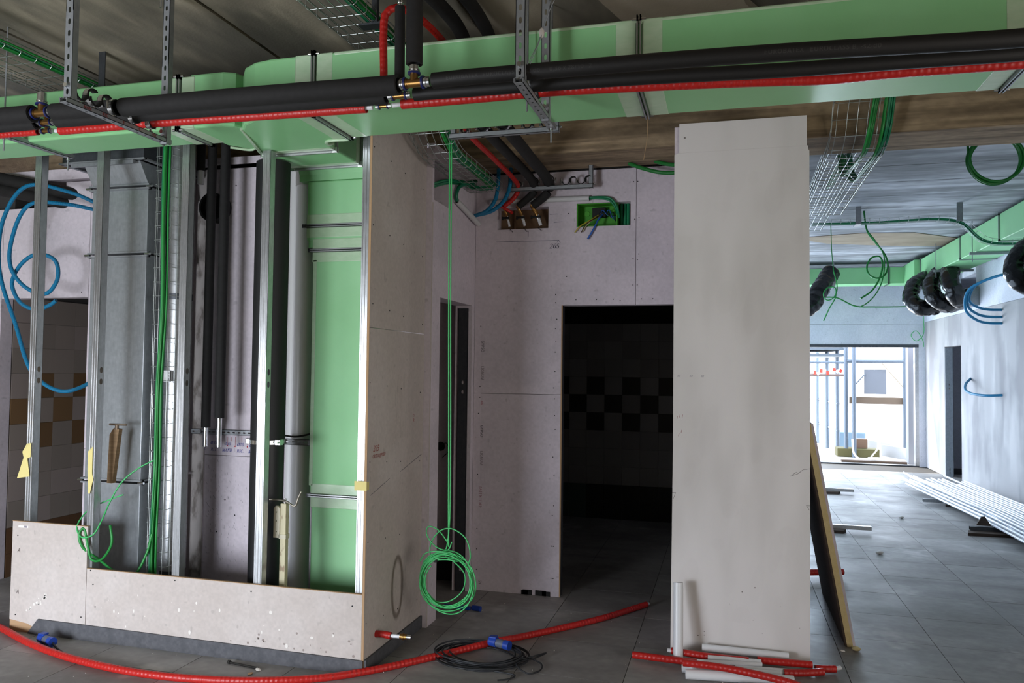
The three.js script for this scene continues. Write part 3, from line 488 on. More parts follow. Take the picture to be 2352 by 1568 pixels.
// metal studs standing along the front of the shaft
const STUDS = [[-4.12, 3.3, 'galvanised stud at the far left edge, in front of washroom opening'], [-3.65, 3.3, 'galvanised stud with long yellow tape, second from left'], [-3.04, 3.3, 'galvanised stud beside the spiral pipe'], [-2.5, 2.862, 'bright galvanised stud in front of thick black pipe'], [-1.875, 3.3, 'galvanised corner stud against the edge of side board']];
for (const [x, h, label] of STUDS) {
  const s = thing('metal_stud', label, 'stud', [x - 0.025, 0, -3.895], 'metal studs of the shaft');
  const web = channel(h, 0.05, 0.05, { t: 0.0015, extra: [[0, 1.60, 0.022, 0.032], [0, 1.53, 0.022, 0.032]] });
  const face = plate([[-0.025, 0], [0.025, 0], [0.025, h], [-0.025, h]], 0.0015, [slot(0.002, 1.60, 0.024, 0.036, 6), slot(0.002, 1.53, 0.024, 0.036, 6)]);
  basis(face, [x, 0, -3.895], [0, 0, -1], [0, 1, 0], [1, 0, 0]); add(s, 'web', face, M.galv);
  const rib = []; for (const q of [0.008, 0.025, 0.042]) rib.push(bar([x - q, 0.002, -3.8695], [x - q, h - 0.002, -3.8695], 0.0012, 6));
  add(s, 'front_flange', [box(x - 0.05, x, 0, h, -3.8715, -3.87), ...rib], M.galv); add(s, 'rear_flange', box(x - 0.05, x, 0, h, -3.92, -3.9185), M.galv);
  add(s, 'lip', [box(x - 0.05, x - 0.0485, 0, h, -3.878, -3.8715), box(x - 0.05, x - 0.0485, 0, h, -3.9185, -3.912)], M.galv);
}
function tapeStrip(pts, z, label, bend) { const g = plate(pts, 0.0008); const p = g.attributes.position; for (let i = 0; i < p.count; i++) p.setZ(i, p.getZ(i) + z + bend(p.getX(i), p.getY(i))); g.computeVertexNormals(); return single('masking_tape', label, 'tape', g, M.yellowTape); }
tapeStrip([[-4.165, 1.14], [-4.125, 1.145], [-4.125, 1.06], [-4.15, 1.05], [-4.13, 0.94], [-4.235, 0.925], [-4.175, 1.055], [-4.185, 1.09]], -3.866, 'crumpled yellow tape hanging on the far left stud', (x, y) => 0.01 * Math.sin(y * 60) * (x < -4.16 ? 1 : 0.1) + 0.004);
tapeStrip([[-3.70, 1.11], [-3.667, 1.14], [-3.665, 0.98], [-3.655, 0.945], [-3.672, 0.86], [-3.685, 0.86], [-3.70, 1.0]], -3.866, 'long pointed yellow tape strip on the second stud', (x, y) => (y < 0.97 ? 0.006 * (0.97 - y) * 10 : 0) + 0.001);
single('masking_tape', 'yellow tape wrapped round the corner stud and side board edge', 'tape', [box(-1.93, -1.8585, 0.972, 1.022, -3.849, -3.8482), box(-1.8592, -1.8585, 0.974, 1.018, -3.88, -3.849)], M.yellowTape);

{ // sheet metal duct inside the shaft
  const d = thing('sheet_metal_duct', 'rectangular galvanised sheet metal duct standing behind the second stud', 'air duct', [-3.78, 0, -4.36]);
  const x0 = -3.995, x1 = -3.565, zf = -4.15, zr = -4.56;
  add(d, 'lower_section', box(x0, x1, 0, 0.875, zr, zf, 0.004), M.sheet); add(d, 'middle_section', box(x0, x1, 0.905, 2.325, zr, zf, 0.004), M.sheet); add(d, 'upper_section', box(x0, x1, 2.355, 2.76, zr, zf, 0.004), M.sheet);
  for (const y of [0.89, 2.34, 2.775]) { const f = add(d, 'flange', [frameY(y - 0.012, x0, x1, zf, zr, 0.016, 0.005), frameY(y + 0.012, x0, x1, zf, zr, 0.016, 0.005)].flat(), M.galvDull); for (const x of [x0 - 0.02, x1 + 0.015]) add(f, 'corner_bolt', bar([x - 0.02, y, zf + 0.01], [x + 0.02, y, zf + 0.01], 0.008, 8), M.steel); }
  for (const y of [0.3, 0.6, 1.2, 1.5, 1.8, 2.1]) add(d, 'cross_fold', box(x0 + 0.01, x1 - 0.01, y, y + 0.002, zf, zf + 0.001), M.sheet);
  add(d, 'transition', prismX([[-4.15, 2.79], [-4.56, 2.79], [-4.56, 2.92], [-4.07, 2.92]], x0, x1), M.sheet);
  add(d, 'top_box', box(-4.16, -3.53, 2.935, 3.25, -4.56, -4.06, 0.004), M.galvDark); add(d, 'flange', [frameY(2.928, -4.16, -3.53, -4.06, -4.56, 0.014, 0.005)].flat(), M.galvDull);
  add(d, 'support_rail', box(-4.06, -3.58, 2.895, 2.917, -4.05, -4.03), M.galvDull);
}
{ // spiral pipe
  const d = thing('spiral_duct', 'round galvanised spiral wound pipe beside the third stud', 'air duct', [-3.43, 0, -4.3]);
  add(d, 'lower_pipe', bar([-3.43, 0.33, -4.3], [-3.43, 2.06, -4.3], 0.081, 40), M.galv); add(d, 'upper_pipe', bar([-3.43, 2.09, -4.3], [-3.43, 3.25, -4.3], 0.081, 40), M.galv); add(d, 'coupling', bar([-3.43, 2.055, -4.3], [-3.43, 2.095, -4.3], 0.0835, 40), M.galvDark);
  add(d, 'foot_pipe', bar([-3.43, 0, -4.3], [-3.43, 0.33, -4.3], 0.076, 32), M.galvDark);
  for (const [a, b] of [[0.34, 2.05], [2.1, 3.2]]) { const pts = []; for (let y = a, k = 0; y < b; y += 0.0125 / 2, k++) { const t = 2 * Math.PI * y / 0.125; pts.push([-3.43 + 0.081 * Math.cos(t), y, -4.3 + 0.081 * Math.sin(t)]); } add(d, 'spiral_seam', sweep(pts, 0.0017, pts.length, 5, false), M.galvDull); }
  const c = thing('perforated_bracket', 'small white perforated bracket clipped beside the spiral pipe', 'bracket', [-3.40, 1.53, -4.2]);
  add(c, 'plate', plate([[-3.47, 1.53], [-3.40, 1.53], [-3.40, 1.60], [-3.47, 1.60]], 0.003, [slot(-3.412, 1.545, 0.007, 0.008), slot(-3.412, 1.565, 0.007, 0.008), slot(-3.412, 1.585, 0.007, 0.008)]).translate(0, 0, -4.20), flat(0xd8dadc, 0.4, 0.3)); add(c, 'tab', box(-3.403, -3.40, 1.53, 1.60, -4.22, -4.2), flat(0xd8dadc, 0.4, 0.3));
}
// ------------------------------------------------------------------ wire cable trays
// path: bottom centre line [x, y, z]; side: unit vector across; up is taken square to both
function wireTray(t, path, side, width, height, pitch, nBottom, nSide = 2, r = 0.0024) {
  const c = new THREE.CatmullRomCurve3(path.map((p) => V(...p)), false, 'centripetal', 0.5), L = c.getLength(), S = V(...side), n = Math.max(2, Math.round(L / pitch));
  const u = [[-width / 2, height], [-width / 2, 0.012], [-width / 2 + 0.012, 0], [width / 2 - 0.012, 0], [width / 2, 0.012], [width / 2, height]];
  const upAt = (T) => V(0, 0, 0).crossVectors(S, T).normalize().multiplyScalar(t.userData.flip || 1);
  const at = (s, a, b) => { const p = c.getPointAt(s), U = upAt(c.getTangentAt(s)); return [p.x + S.x * a + U.x * b, p.y + S.y * a + U.y * b, p.z + S.z * a + U.z * b]; };
  for (let i = 0; i <= n; i++) { const s = i / n, list = []; for (let k = 0; k + 1 < u.length; k++) list.push(bar(at(s, ...u[k]), at(s, ...u[k + 1]), r, 6)); add(t, 'cross_wire', list, M.wire); }
  const rails = []; for (let k = 0; k < nBottom; k++) rails.push([-width / 2 + 0.02 + (width - 0.04) * k / (nBottom - 1), -r]);
  for (const sg of [-1, 1]) for (let k = 0; k < nSide; k++) rails.push([sg * (width / 2 + r), height * (1 - 0.62 * k / Math.max(1, nSide - 1 || 1))]);
  const m = Math.max(path.length * 4, 6);
  for (const [a, b] of rails) { const pts = []; for (let i = 0; i <= m; i++) pts.push(at(i / m, a, b)); add(t, 'long_wire', sweep(pts, r, m * 2, 6, false), M.wire); }
}
function cables(name, label, path, n, spread, r, mats, group) {   // a loose bundle of cables along a path
  const t = thing(name, label, 'cable bundle', path[0], group);
  for (let k = 0; k < n; k++) { const a = 6.28 * k / n + rnd(), d = spread * Math.sqrt((k + 0.5) / n), ph = rr(0, 6.28); add(t, 'cable', sweep(path.map(([x, y, z], i) => [x + d * Math.cos(a + 0.25 * Math.sin(i + ph)), y + d * 0.6 * Math.sin(a + 0.25 * i), z + d * Math.sin(a + 0.3 * Math.sin(i * 1.3 + ph))]), r, path.length * 7, 6), mats[k % mats.length]); }
  return t;
}
{
  const t = thing('wire_cable_tray', 'upright wire mesh cable tray inside the shaft, beside the spiral pipe', 'cable tray', [-3.40, 0.02, -4.06], 'wire cable trays');
  t.userData.flip = 1; wireTray(t, [[-3.40, 0.04, -4.10], [-3.40, 1.0, -4.10], [-3.40, 2.1, -4.10], [-3.40, 3.3, -4.10]], [-1, 0, 0], 0.15, 0.10, 0.088, 4, 3, 0.0022); delete t.userData.flip;
  cables('green_cable_bundle', 'bright green cables running up inside the upright wire tray', [[-3.385, 0.03, -4.07], [-3.395, 0.5, -4.07], [-3.375, 1.0, -4.065], [-3.38, 1.5, -4.07], [-3.365, 2.0, -4.075], [-3.375, 2.6, -4.075], [-3.37, 3.3, -4.08]], 9, 0.022, 0.0065, M.cables);
  // loose tails hanging out through the studs
  single('green_cable_tail', 'thin green cable tail looped in front of the second stud, upper loop', 'cable', [sweep([[-3.39, 1.05, -4.06], [-3.47, 1.0, -4.02], [-3.55, 0.92, -3.98], [-3.60, 0.80, -3.94], [-3.60, 0.70, -3.88], [-3.62, 0.625, -3.84], [-3.70, 0.605, -3.835], [-3.75, 0.66, -3.85], [-3.735, 0.75, -3.92], [-3.62, 0.81, -3.95], [-3.53, 0.845, -3.97]], 0.0045, 80, 6)], M.cableLight);
  single('green_cable_tail', 'thicker green cable tail looped round the foot of the second stud', 'cable', [sweep([[-3.39, 0.6, -4.06], [-3.41, 0.48, -4.04], [-3.46, 0.36, -3.99], [-3.55, 0.38, -3.955], [-3.62, 0.46, -3.90], [-3.70, 0.55, -3.842], [-3.72, 0.63, -3.84], [-3.70, 0.655, -3.85], [-3.66, 0.55, -3.845], [-3.625, 0.475, -3.842], [-3.59, 0.47, -3.87], [-3.57, 0.55, -3.93], [-3.60, 0.66, -3.95]], 0.008, 90, 7)], M.cables[0]);
  single('wire_hook', 'thin bent wire hook behind the second stud', 'wire', sweep([[-3.72, 0.8, -3.99], [-3.735, 0.8, -3.99], [-3.745, 0.6, -3.99], [-3.70, 0.595, -3.99]], 0.002, 20, 5), M.galvDull);
}
// ------------------------------------------------------------------ pipes standing in the shaft
function lagged(name, label, x, z, yb, yt, r, tailTo, r2) {
  const t = thing(name, label, 'pipe', [x, tailTo, z]);
  add(t, 'insulation', bar([x, yb, z], [x, yt, z], r, 24, r * 0.6), M.foam); add(t, 'bare_pipe', bar([x, tailTo, z], [x, yb + 0.1, z], r2, 20, r2 * 0.82), M.steel);
}
lagged('insulated_pipe', 'thin black insulated pipe with bare steel end, left of two in the shaft', -3.318, -4.45, 1.225, 3.5, 0.030, 1.10, 0.017);
lagged('insulated_pipe', 'thin black insulated pipe with long bare steel end, right of two in the shaft', -3.215, -4.45, 1.29, 3.5, 0.031, 1.10, 0.017);
{
  const t = thing('insulated_pipe', 'short black pipe with white lower end at the top of the shaft', 'pipe', [-3.405, 2.85, -4.45]); add(t, 'insulation', bar([-3.405, 2.94, -4.45], [-3.405, 3.5, -4.45], 0.027, 20), M.foam); add(t, 'white_pipe', bar([-3.405, 2.85, -4.45], [-3.405, 2.96, -4.45], 0.022, 20, 0.018), M.pvc);
  single('duct_collar', 'round black pipe opening in the shaft wall behind white pipe end', 'pipe', [bar([-3.40, 2.72, -4.645], [-3.40, 2.72, -4.56], 0.10, 32, 0.085), bar([-3.40, 2.72, -4.645], [-3.40, 2.72, -4.60], 0.09, 32)], M.rubber);
  const p = thing('soil_pipe', 'thick black drain pipe standing behind the bright stud', 'pipe', [-2.64, 0, -4.12]); add(p, 'lower_pipe', bar([-2.64, 0, -4.12], [-2.64, 1.18, -4.12], 0.098, 40), flat(0x17181b, 0.45)); add(p, 'upper_pipe', bar([-2.64, 1.2, -4.12], [-2.64, 2.86, -4.12], 0.1, 40), flat(0x141517, 0.6));
  const c = add(p, 'clamp', [bar([-2.64, 1.175, -4.12], [-2.64, 1.20, -4.12], 0.1035, 40), box(-2.555, -2.52, 1.17, 1.205, -4.10, -4.06, 0.004), box(-2.76, -2.735, 1.17, 1.205, -4.12, -4.07, 0.004)], M.steel, 'shiny steel pipe clamp'); add(c, 'screw', bar([-2.53, 1.187, -4.09], [-2.53, 1.187, -4.04], 0.006, 8), M.steel);
  const w = thing('drain_pipe', 'white plastic drain pipe standing left of the green riser', 'pipe', [-2.625, 0, -4.48]); add(w, 'pipe', bar([-2.625, 0, -4.48], [-2.625, 2.8, -4.48], 0.062, 32), M.pvc); add(w, 'socket', bar([-2.625, 2.8, -4.48], [-2.625, 2.98, -4.48], 0.069, 32), M.pvcGrey);
  const g = thing('grey_conduit', 'slim grey pipe between thick black pipe and white drain pipe', 'pipe', [-2.745, 0, -4.56]); add(g, 'pipe', bar([-2.745, 0, -4.56], [-2.745, 3.0, -4.56], 0.04, 20), M.pvcGrey);
  const r = thing('wall_rail', 'slotted steel rail fixed level along the shaft wall', 'rail', [-3.1, 1.16, -4.63]); const q = channel(1.0, 0.035, 0.02, { pitch: 0.04, sw: 0.010, sl: 0.024 }); basis(q, [-3.57, 1.18, -4.628], [0, 1, 0], [1, 0, 0], [0, 0, 1]); add(r, 'slotted_channel', q, M.galvDull); add(r, 'bolt', bar([-3.49, 1.18, -4.63], [-3.49, 1.18, -4.61], 0.014, 10), M.steel);
  const r2 = thing('wall_rail', 'short slotted bracket rail holding the white drain pipe', 'rail', [-2.6, 1.14, -4.35]); const q2 = channel(0.22, 0.038, 0.03, { pitch: 0.045, sw: 0.010, sl: 0.028 }); basis(q2, [-2.70, 1.16, -4.38], [0, 1, 0], [1, 0, 0], [0, 0, 1]); add(r2, 'slotted_channel', q2, M.galvDull); add(r2, 'bolt', bar([-2.69, 1.16, -4.38], [-2.69, 1.16, -4.35], 0.016, 10), M.steel); add(r2, 'rubber_strap', sweep([[-2.70, 1.20, -4.38], [-2.60, 1.195, -4.37], [-2.50, 1.215, -4.38]], 0.006, 14, 6), M.rubber); add(r2, 'end_plate', box(-2.505, -2.485, 1.14, 1.215, -4.40, -4.37), M.steel);
}
{ // tools left in the shaft
  const t = thing('prop_jack', 'cream painted steel prop with bent crank handle in front of thick black pipe', 'prop', [-2.44, 0.02, -4.0]);
  add(t, 'bar', box(-2.462, -2.425, 0.02, 0.85, -4.02, -3.985, 0.004), std({ roughness: 0.6, map: tex(128, [0.2, 0.6], (u, v) => mixc([0.80, 0.77, 0.64], [0.60, 0.52, 0.42], ss(0.62, 0.75, fbm(u, v, 6, 10, 241, 4)))) })); add(t, 'perforated_tab', plate([[-2.50, 0.655], [-2.462, 0.655], [-2.462, 0.82], [-2.475, 0.835], [-2.49, 0.835], [-2.50, 0.82]], 0.012, [slot(-2.482, 0.69, 0.008, 0.008), slot(-2.482, 0.75, 0.008, 0.008), slot(-2.482, 0.80, 0.008, 0.008)]).translate(0, 0, -3.98), flat(0xcac4ae, 0.6)); add(t, 'collar', box(-2.465, -2.42, 0.65, 0.675, -4.02, -3.98), flat(0xcac4ae, 0.6));
  add(t, 'crank_handle', sweep([[-2.535, 0.868, -3.99], [-2.47, 0.868, -3.99], [-2.42, 0.862, -3.985], [-2.375, 0.842, -3.98], [-2.36, 0.845, -3.98], [-2.345, 0.885, -3.98], [-2.325, 0.925, -3.98]], 0.006, 40, 8), flat(0x9a9488, 0.35, 0.8)); add(t, 'pin', bar([-2.44, 0.85, -4.0], [-2.44, 0.878, -4.0], 0.008, 10), M.steel);
  const w = thing('wooden_wedge', 'narrow wooden batten with crosswise screw rod behind the second stud', 'batten', [-3.66, 0.9, -4.02]); add(w, 'batten', plate([[-3.70, 0.9], [-3.66, 0.9], [-3.62, 1.235], [-3.66, 1.24], [-3.69, 1.2]], 0.03).translate(0, 0, -4.02), M.wood); add(w, 'rod', bar([-3.70, 1.262, -4.03], [-3.575, 1.262, -4.03], 0.007, 8), flat(0x8a7a6a, 0.5, 0.6)); add(w, 'screw', bar([-3.645, 1.23, -4.03], [-3.645, 1.26, -4.03], 0.012, 10), flat(0x8a7a6a, 0.5, 0.6));
}
{ // blue corrugated conduits by the washroom opening
  single('blue_conduit', 'blue corrugated conduit sweeping down across the washroom opening', 'conduit', sweep([[-4.33, 2.77, -4.60], [-4.45, 2.84, -4.42], [-4.70, 2.87, -4.3], [-4.87, 2.66, -4.28], [-4.90, 2.3, -4.28], [-4.76, 1.9, -4.3], [-4.60, 1.57, -4.3], [-4.36, 1.45, -4.3], [-4.14, 1.5, -4.3], [-4.03, 1.66, -4.45]], 0.0135, 110, 10), M.blue);
  single('blue_conduit', 'blue corrugated conduit curled in a loop beside the far left stud', 'conduit', sweep([[-4.36, 2.74, -4.6], [-4.5, 2.76, -4.42], [-4.70, 2.74, -4.32], [-4.85, 2.47, -4.32], [-4.84, 2.3, -4.32], [-4.70, 2.16, -4.32], [-4.52, 2.12, -4.32], [-4.455, 2.22, -4.34], [-4.5, 2.35, -4.36], [-4.66, 2.4, -4.36], [-4.80, 2.33, -4.36], [-4.85, 2.2, -4.34], [-4.76, 2.06, -4.33], [-4.62, 2.01, -4.33], [-4.50, 2.04, -4.33], [-4.45, 2.07, -4.33]], 0.0135, 150, 10), M.blue);
  for (const [a, b, s] of [[[-6.2, 3.2, -4.45], [-4.72, 2.90, -4.62], 'upper'], [[-6.2, 3.1, -4.5], [-4.80, 2.84, -4.62], 'lower']]) single('insulated_pipe', s + ' of two black insulated pipes slanting into the torn wall opening at far left', 'pipe', sweep([a, [(a[0] + b[0]) / 2, (a[1] + b[1]) / 2 + 0.01, (a[2] + b[2]) / 2], b, [b[0] + 0.1, b[1] - 0.02, -4.7]], 0.045, 20, 16), M.foam);
}

// ================================================================== pipes hanging in front of the duct
function clampAt(t, x, y, z, r, yb, open = 0, axis = 'x') {   // pipe clamp: ring with rubber lining on a stem; open > 0 swings the upper half away
  const half = (a0, a1, ox = 0, oy = 0) => { const pts = []; for (let i = 0; i <= 10; i++) { const a = a0 + (a1 - a0) * i / 10; pts.push([Math.cos(a) * r + ox, Math.sin(a) * r + oy]); } return pts; };
  const strip = (pts, w, th) => { const list = []; for (let i = 0; i + 1 < pts.length; i++) { const [a0, b0] = pts[i], [a1, b1] = pts[i + 1], L = Math.hypot(a1 - a0, b1 - b0), g = new THREE.BoxGeometry(L * 1.15, th, w); g.rotateZ(Math.atan2(b1 - b0, a1 - a0)); g.translate((a0 + a1) / 2, (b0 + b1) / 2, 0); if (axis === 'x') g.rotateY(Math.PI / 2); g.translate(x, y, z); list.push(wuv(g)); } return list; };
  const lower = half(Math.PI, 2 * Math.PI), upper = open ? half(0.9, 0.9 + Math.PI, r * 1.9, r * 0.15) : half(0, Math.PI);
  const c = add(t, 'pipe_clamp', [...strip(lower, 0.022, 0.003), ...strip(upper, 0.022, 0.003)], M.steel);
  add(c, 'rubber_lining', [...strip(lower.map(([a, b]) => [a * 0.93, b * 0.93]), 0.03, 0.005), ...strip(upper.map(([a, b]) => open ? [(a - r * 1.9) * 0.93 + r * 1.9, b * 0.93] : [a * 0.93, b * 0.93]), 0.03, 0.005)], M.rubber);
  add(c, 'stem', bar([x, yb, z], [x, y - r, z], 0.005, 8), M.steel); add(c, 'nut', bar([x, yb, z], [x, yb + 0.012, z], 0.011, 6), M.steel);
  const d = axis === 'x' ? [0, 0, r + 0.008] : [r + 0.008, 0, 0];
  for (const s of [-1, 1]) add(c, 'screw', bar([x + s * d[0], y - 0.016, z + s * d[2]], [x + s * d[0], y + 0.02, z + s * d[2]], 0.005, 8), M.steel);
}
function tee(name, label, x, y, z, r, dir, stem = 0) {   // brass tee on a run along x, branch along dir; navy rings and pressed steel sleeves
  const t = thing(name, label, 'pipe fitting', [x, y - r * 1.6, z], 'brass tees on the hanging pipes');
  const L = r * 2.0, B = [x + dir[0] * L, y + dir[1] * L, z + dir[2] * L];
  add(t, 'brass_body', [bar([x - L, y, z], [x + L, y, z], r, 20), bar([x, y, z], B, r * 0.96, 20), bar([x - L, y, z], [x - L * 0.82, y, z], r * 1.18, 20), bar([x + L * 0.82, y, z], [x + L, y, z], r * 1.18, 20)], M.brass);
  for (const s of [-1, 1]) { add(t, 'navy_ring', bar([x + s * L, y, z], [x + s * (L + r * 0.42), y, z], r * 1.5, 24), M.navy); add(t, 'steel_sleeve', [bar([x + s * (L + r * 0.42), y, z], [x + s * (L + r * 2.0), y, z], r * 1.12, 24), bar([x + s * (L + r * 0.9), y, z], [x + s * (L + r * 1.2), y, z], r * 1.3, 24)], M.steel); }
  const P = (k) => [x + dir[0] * k, y + dir[1] * k, z + dir[2] * k];
  add(t, 'navy_ring', bar(P(L), P(L + r * 0.42), r * 1.5, 24), M.navy); if (stem) add(t, 'steel_sleeve', [bar(P(L + r * 0.42), P(L + r * stem), r * 1.12, 24), bar(P(L + r * 0.9), P(L + r * 1.2), r * 1.3, 24)], M.steel);
}
const pipeText = (() => { const c = document.createElement('canvas'); c.width = 2048; c.height = 128; const x = c.getContext('2d'); x.fillStyle = '#121111'; x.fillRect(0, 0, 2048, 128); for (let i = 0; i < 2600; i++) { x.fillStyle = hash(i, 2, 3) > 0.5 ? '#171616' : '#0e0d0d'; x.fillRect(2048 * hash(i, 1, 1), 128 * hash(i, 5, 1), 6, 2); } x.fillStyle = '#2e2d2c'; x.font = 'bold 22px sans-serif'; x.textBaseline = 'middle'; for (const y of [20, 84]) { x.fillText('EUROBATEX   EUROCLASS B, -s2-d0      0,36 x 28/10   2', 60, y); x.fillText('EUROBATEX   EUROCLASS B, -s2-d0', 1180, y); } const t = new THREE.CanvasTexture(c); t.wrapS = t.wrapT = THREE.RepeatWrapping; t.colorSpace = THREE.SRGBColorSpace; t.repeat.set(1 / 2.2, 1 / 0.14); return t; })();
M.foamPrint = std({ roughness: 0.6, map: pipeText });
const run = (name, label, pts, r, m, seg) => single(name, label, 'pipe', sweep(pts, r, seg || pts.length * 8, 20, true, r * 0.72), m);
run('insulated_pipe', 'thick black insulated pipe end left of the first brass tee', [[-4.2, 2.82, -2.9], [-3.6, 2.815, -2.9], [-3.15, 2.81, -2.9]], 0.040, M.foam);
run('insulated_pipe', 'thick black insulated pipe from first brass tee to left hanger', [[-3.03, 2.81, -2.9], [-2.85, 2.805, -2.9], [-2.70, 2.803, -2.9]], 0.037, M.foam);
run('insulated_pipe', 'thick black insulated pipe between left hanger and middle brass tee', [[-2.64, 2.80, -2.9], [-1.93, 2.795, -2.9], [-1.29, 2.785, -2.9]], 0.041, M.foam);
run('insulated_pipe', 'thick black insulated pipe running right from the middle brass tee, the upper one', [[-1.14, 2.79, -2.9], [-1.0, 2.792, -2.9], [-0.79, 2.79, -2.9], [-0.26, 2.785, -2.9], [0.2, 2.775, -2.9], [0.62, 2.76, -2.9], [0.95, 2.75, -2.9], [1.6, 2.76, -2.9], [2.6, 2.77, -2.9]], 0.031, M.foamPrint, 60);
run('insulated_pipe', 'thinner black insulated pipe end left of the first small tee', [[-4.3, 2.815, -3.02], [-3.7, 2.812, -3.02], [-3.255, 2.81, -3.02]], 0.031, M.foam);
run('insulated_pipe', 'thinner black insulated pipe along the left hanger', [[-3.13, 2.81, -3.02], [-2.7, 2.806, -3.02], [-2.0, 2.795, -3.02], [-1.40, 2.786, -3.02]], 0.031, M.foam);
run('insulated_pipe', 'thinner black insulated pipe running right from the middle tee, the lower one', [[-1.27, 2.787, -3.02], [-0.82, 2.782, -3.02], [-0.28, 2.772, -3.02], [0.2, 2.755, -3.02], [0.64, 2.748, -3.02], [0.99, 2.743, -3.02], [1.7, 2.75, -3.02], [2.6, 2.76, -3.02]], 0.027, M.foamPrint, 60);
run('red_sleeved_pipe', 'red sleeved pipe end at far left under black pipes', [[-4.3, 2.815, -3.13], [-3.8, 2.81, -3.13], [-3.365, 2.808, -3.13]], 0.018, M.red);
run('red_sleeved_pipe', 'red sleeved pipe hanging from left hanger to middle tee', [[-3.225, 2.803, -3.13], [-2.95, 2.802, -3.13], [-2.68, 2.802, -3.13], [-2.08, 2.793, -3.13], [-1.545, 2.786, -3.13]], 0.0215, M.red, 50);
run('red_sleeved_pipe', 'red sleeved pipe running right from the middle tee under black pipes', [[-1.375, 2.79, -3.13], [-1.0, 2.79, -3.13], [-0.73, 2.792, -3.13], [0.05, 2.765, -3.13], [0.37, 2.748, -3.13], [0.59, 2.752, -3.13], [1.02, 2.748, -3.13], [1.8, 2.75, -3.13], [2.6, 2.76, -3.13]], 0.0215, M.red, 70);
single('white_pipe', 'short white pipe joining red sleeve to left small tee', 'pipe', bar([-3.255, 2.804, -3.13], [-3.21, 2.803, -3.13], 0.010, 14), M.pex);
single('white_pipe', 'short white pipe left of the middle small tee', 'pipe', bar([-1.56, 2.786, -3.13], [-1.515, 2.787, -3.13], 0.010, 14), M.pex);
single('white_pipe', 'short white pipe right of the middle small tee', 'pipe', bar([-1.42, 2.788, -3.13], [-1.36, 2.79, -3.13], 0.010, 14), M.pex);
tee('pipe_tee', 'large brass tee with upright steel socket on left end of thick black pipe', -3.10, 2.81, -2.9, 0.018, [0, 1, 0], 3.2);
tee('pipe_tee', 'medium brass tee on left end of thinner black pipe', -3.195, 2.81, -3.02, 0.013, [0, 1, 0], 0);
tee('pipe_tee', 'small brass tee on left end of red pipe', -3.31, 2.808, -3.13, 0.010, [0, 1, 0], 0);
tee('pipe_tee', 'large brass tee under the thick black upright pipe', -1.222, 2.788, -2.9, 0.0175, [0, 1, 0], 2);
tee('pipe_tee', 'medium brass tee below the thinner black upright pipe', -1.338, 2.787, -3.02, 0.013, [0, 1, 0], 0);
tee('pipe_tee', 'small brass tee below the red upright pipe', -1.462, 2.788, -3.13, 0.009, [0, 1, 0], 0);
run('insulated_pipe', 'thick black insulated pipe rising to ceiling from the middle brass tee', [[-1.222, 2.865, -2.9], [-1.224, 3.1, -2.9], [-1.226, 3.30, -2.9], [-1.226, 3.40, -3.0], [-1.226, 3.42, -3.2], [-1.226, 3.42, -3.9], [-1.23, 3.30, -4.1]], 0.034, M.foam, 50);
run('insulated_pipe', 'thinner black insulated pipe rising beside the thick upright one', [[-1.338, 2.815, -3.02], [-1.34, 3.0, -3.02], [-1.342, 3.17, -3.02]], 0.0215, M.foam);
single('steel_coupling', 'small steel coupling on top of the thinner black upright pipe', 'pipe fitting', [bar([-1.342, 3.17, -3.02], [-1.342, 3.21, -3.02], 0.011, 16), bar([-1.342, 3.185, -3.02], [-1.342, 3.193, -3.02], 0.014, 16), bar([-1.342, 3.21, -3.02], [-1.342, 3.30, -3.02], 0.009, 12)], M.steel);
run('red_sleeved_pipe', 'red sleeved pipe rising and bending over behind black upright pipes', [[-1.462, 2.82, -3.13], [-1.464, 2.95, -3.13], [-1.468, 3.12, -3.13], [-1.46, 3.20, -3.13], [-1.425, 3.235, -3.15], [-1.37, 3.24, -3.25], [-1.36, 3.24, -3.8], [-1.37, 3.16, -4.05]], 0.017, M.red, 40);
run('insulated_pipe', 'black insulated pipe under the ceiling crossing over the wide duct', [[-1.36, 3.40, -2.9], [-1.36, 3.40, -3.3], [-1.36, 3.40, -3.9], [-1.36, 3.2, -4.1]], 0.036, M.foam, 24);
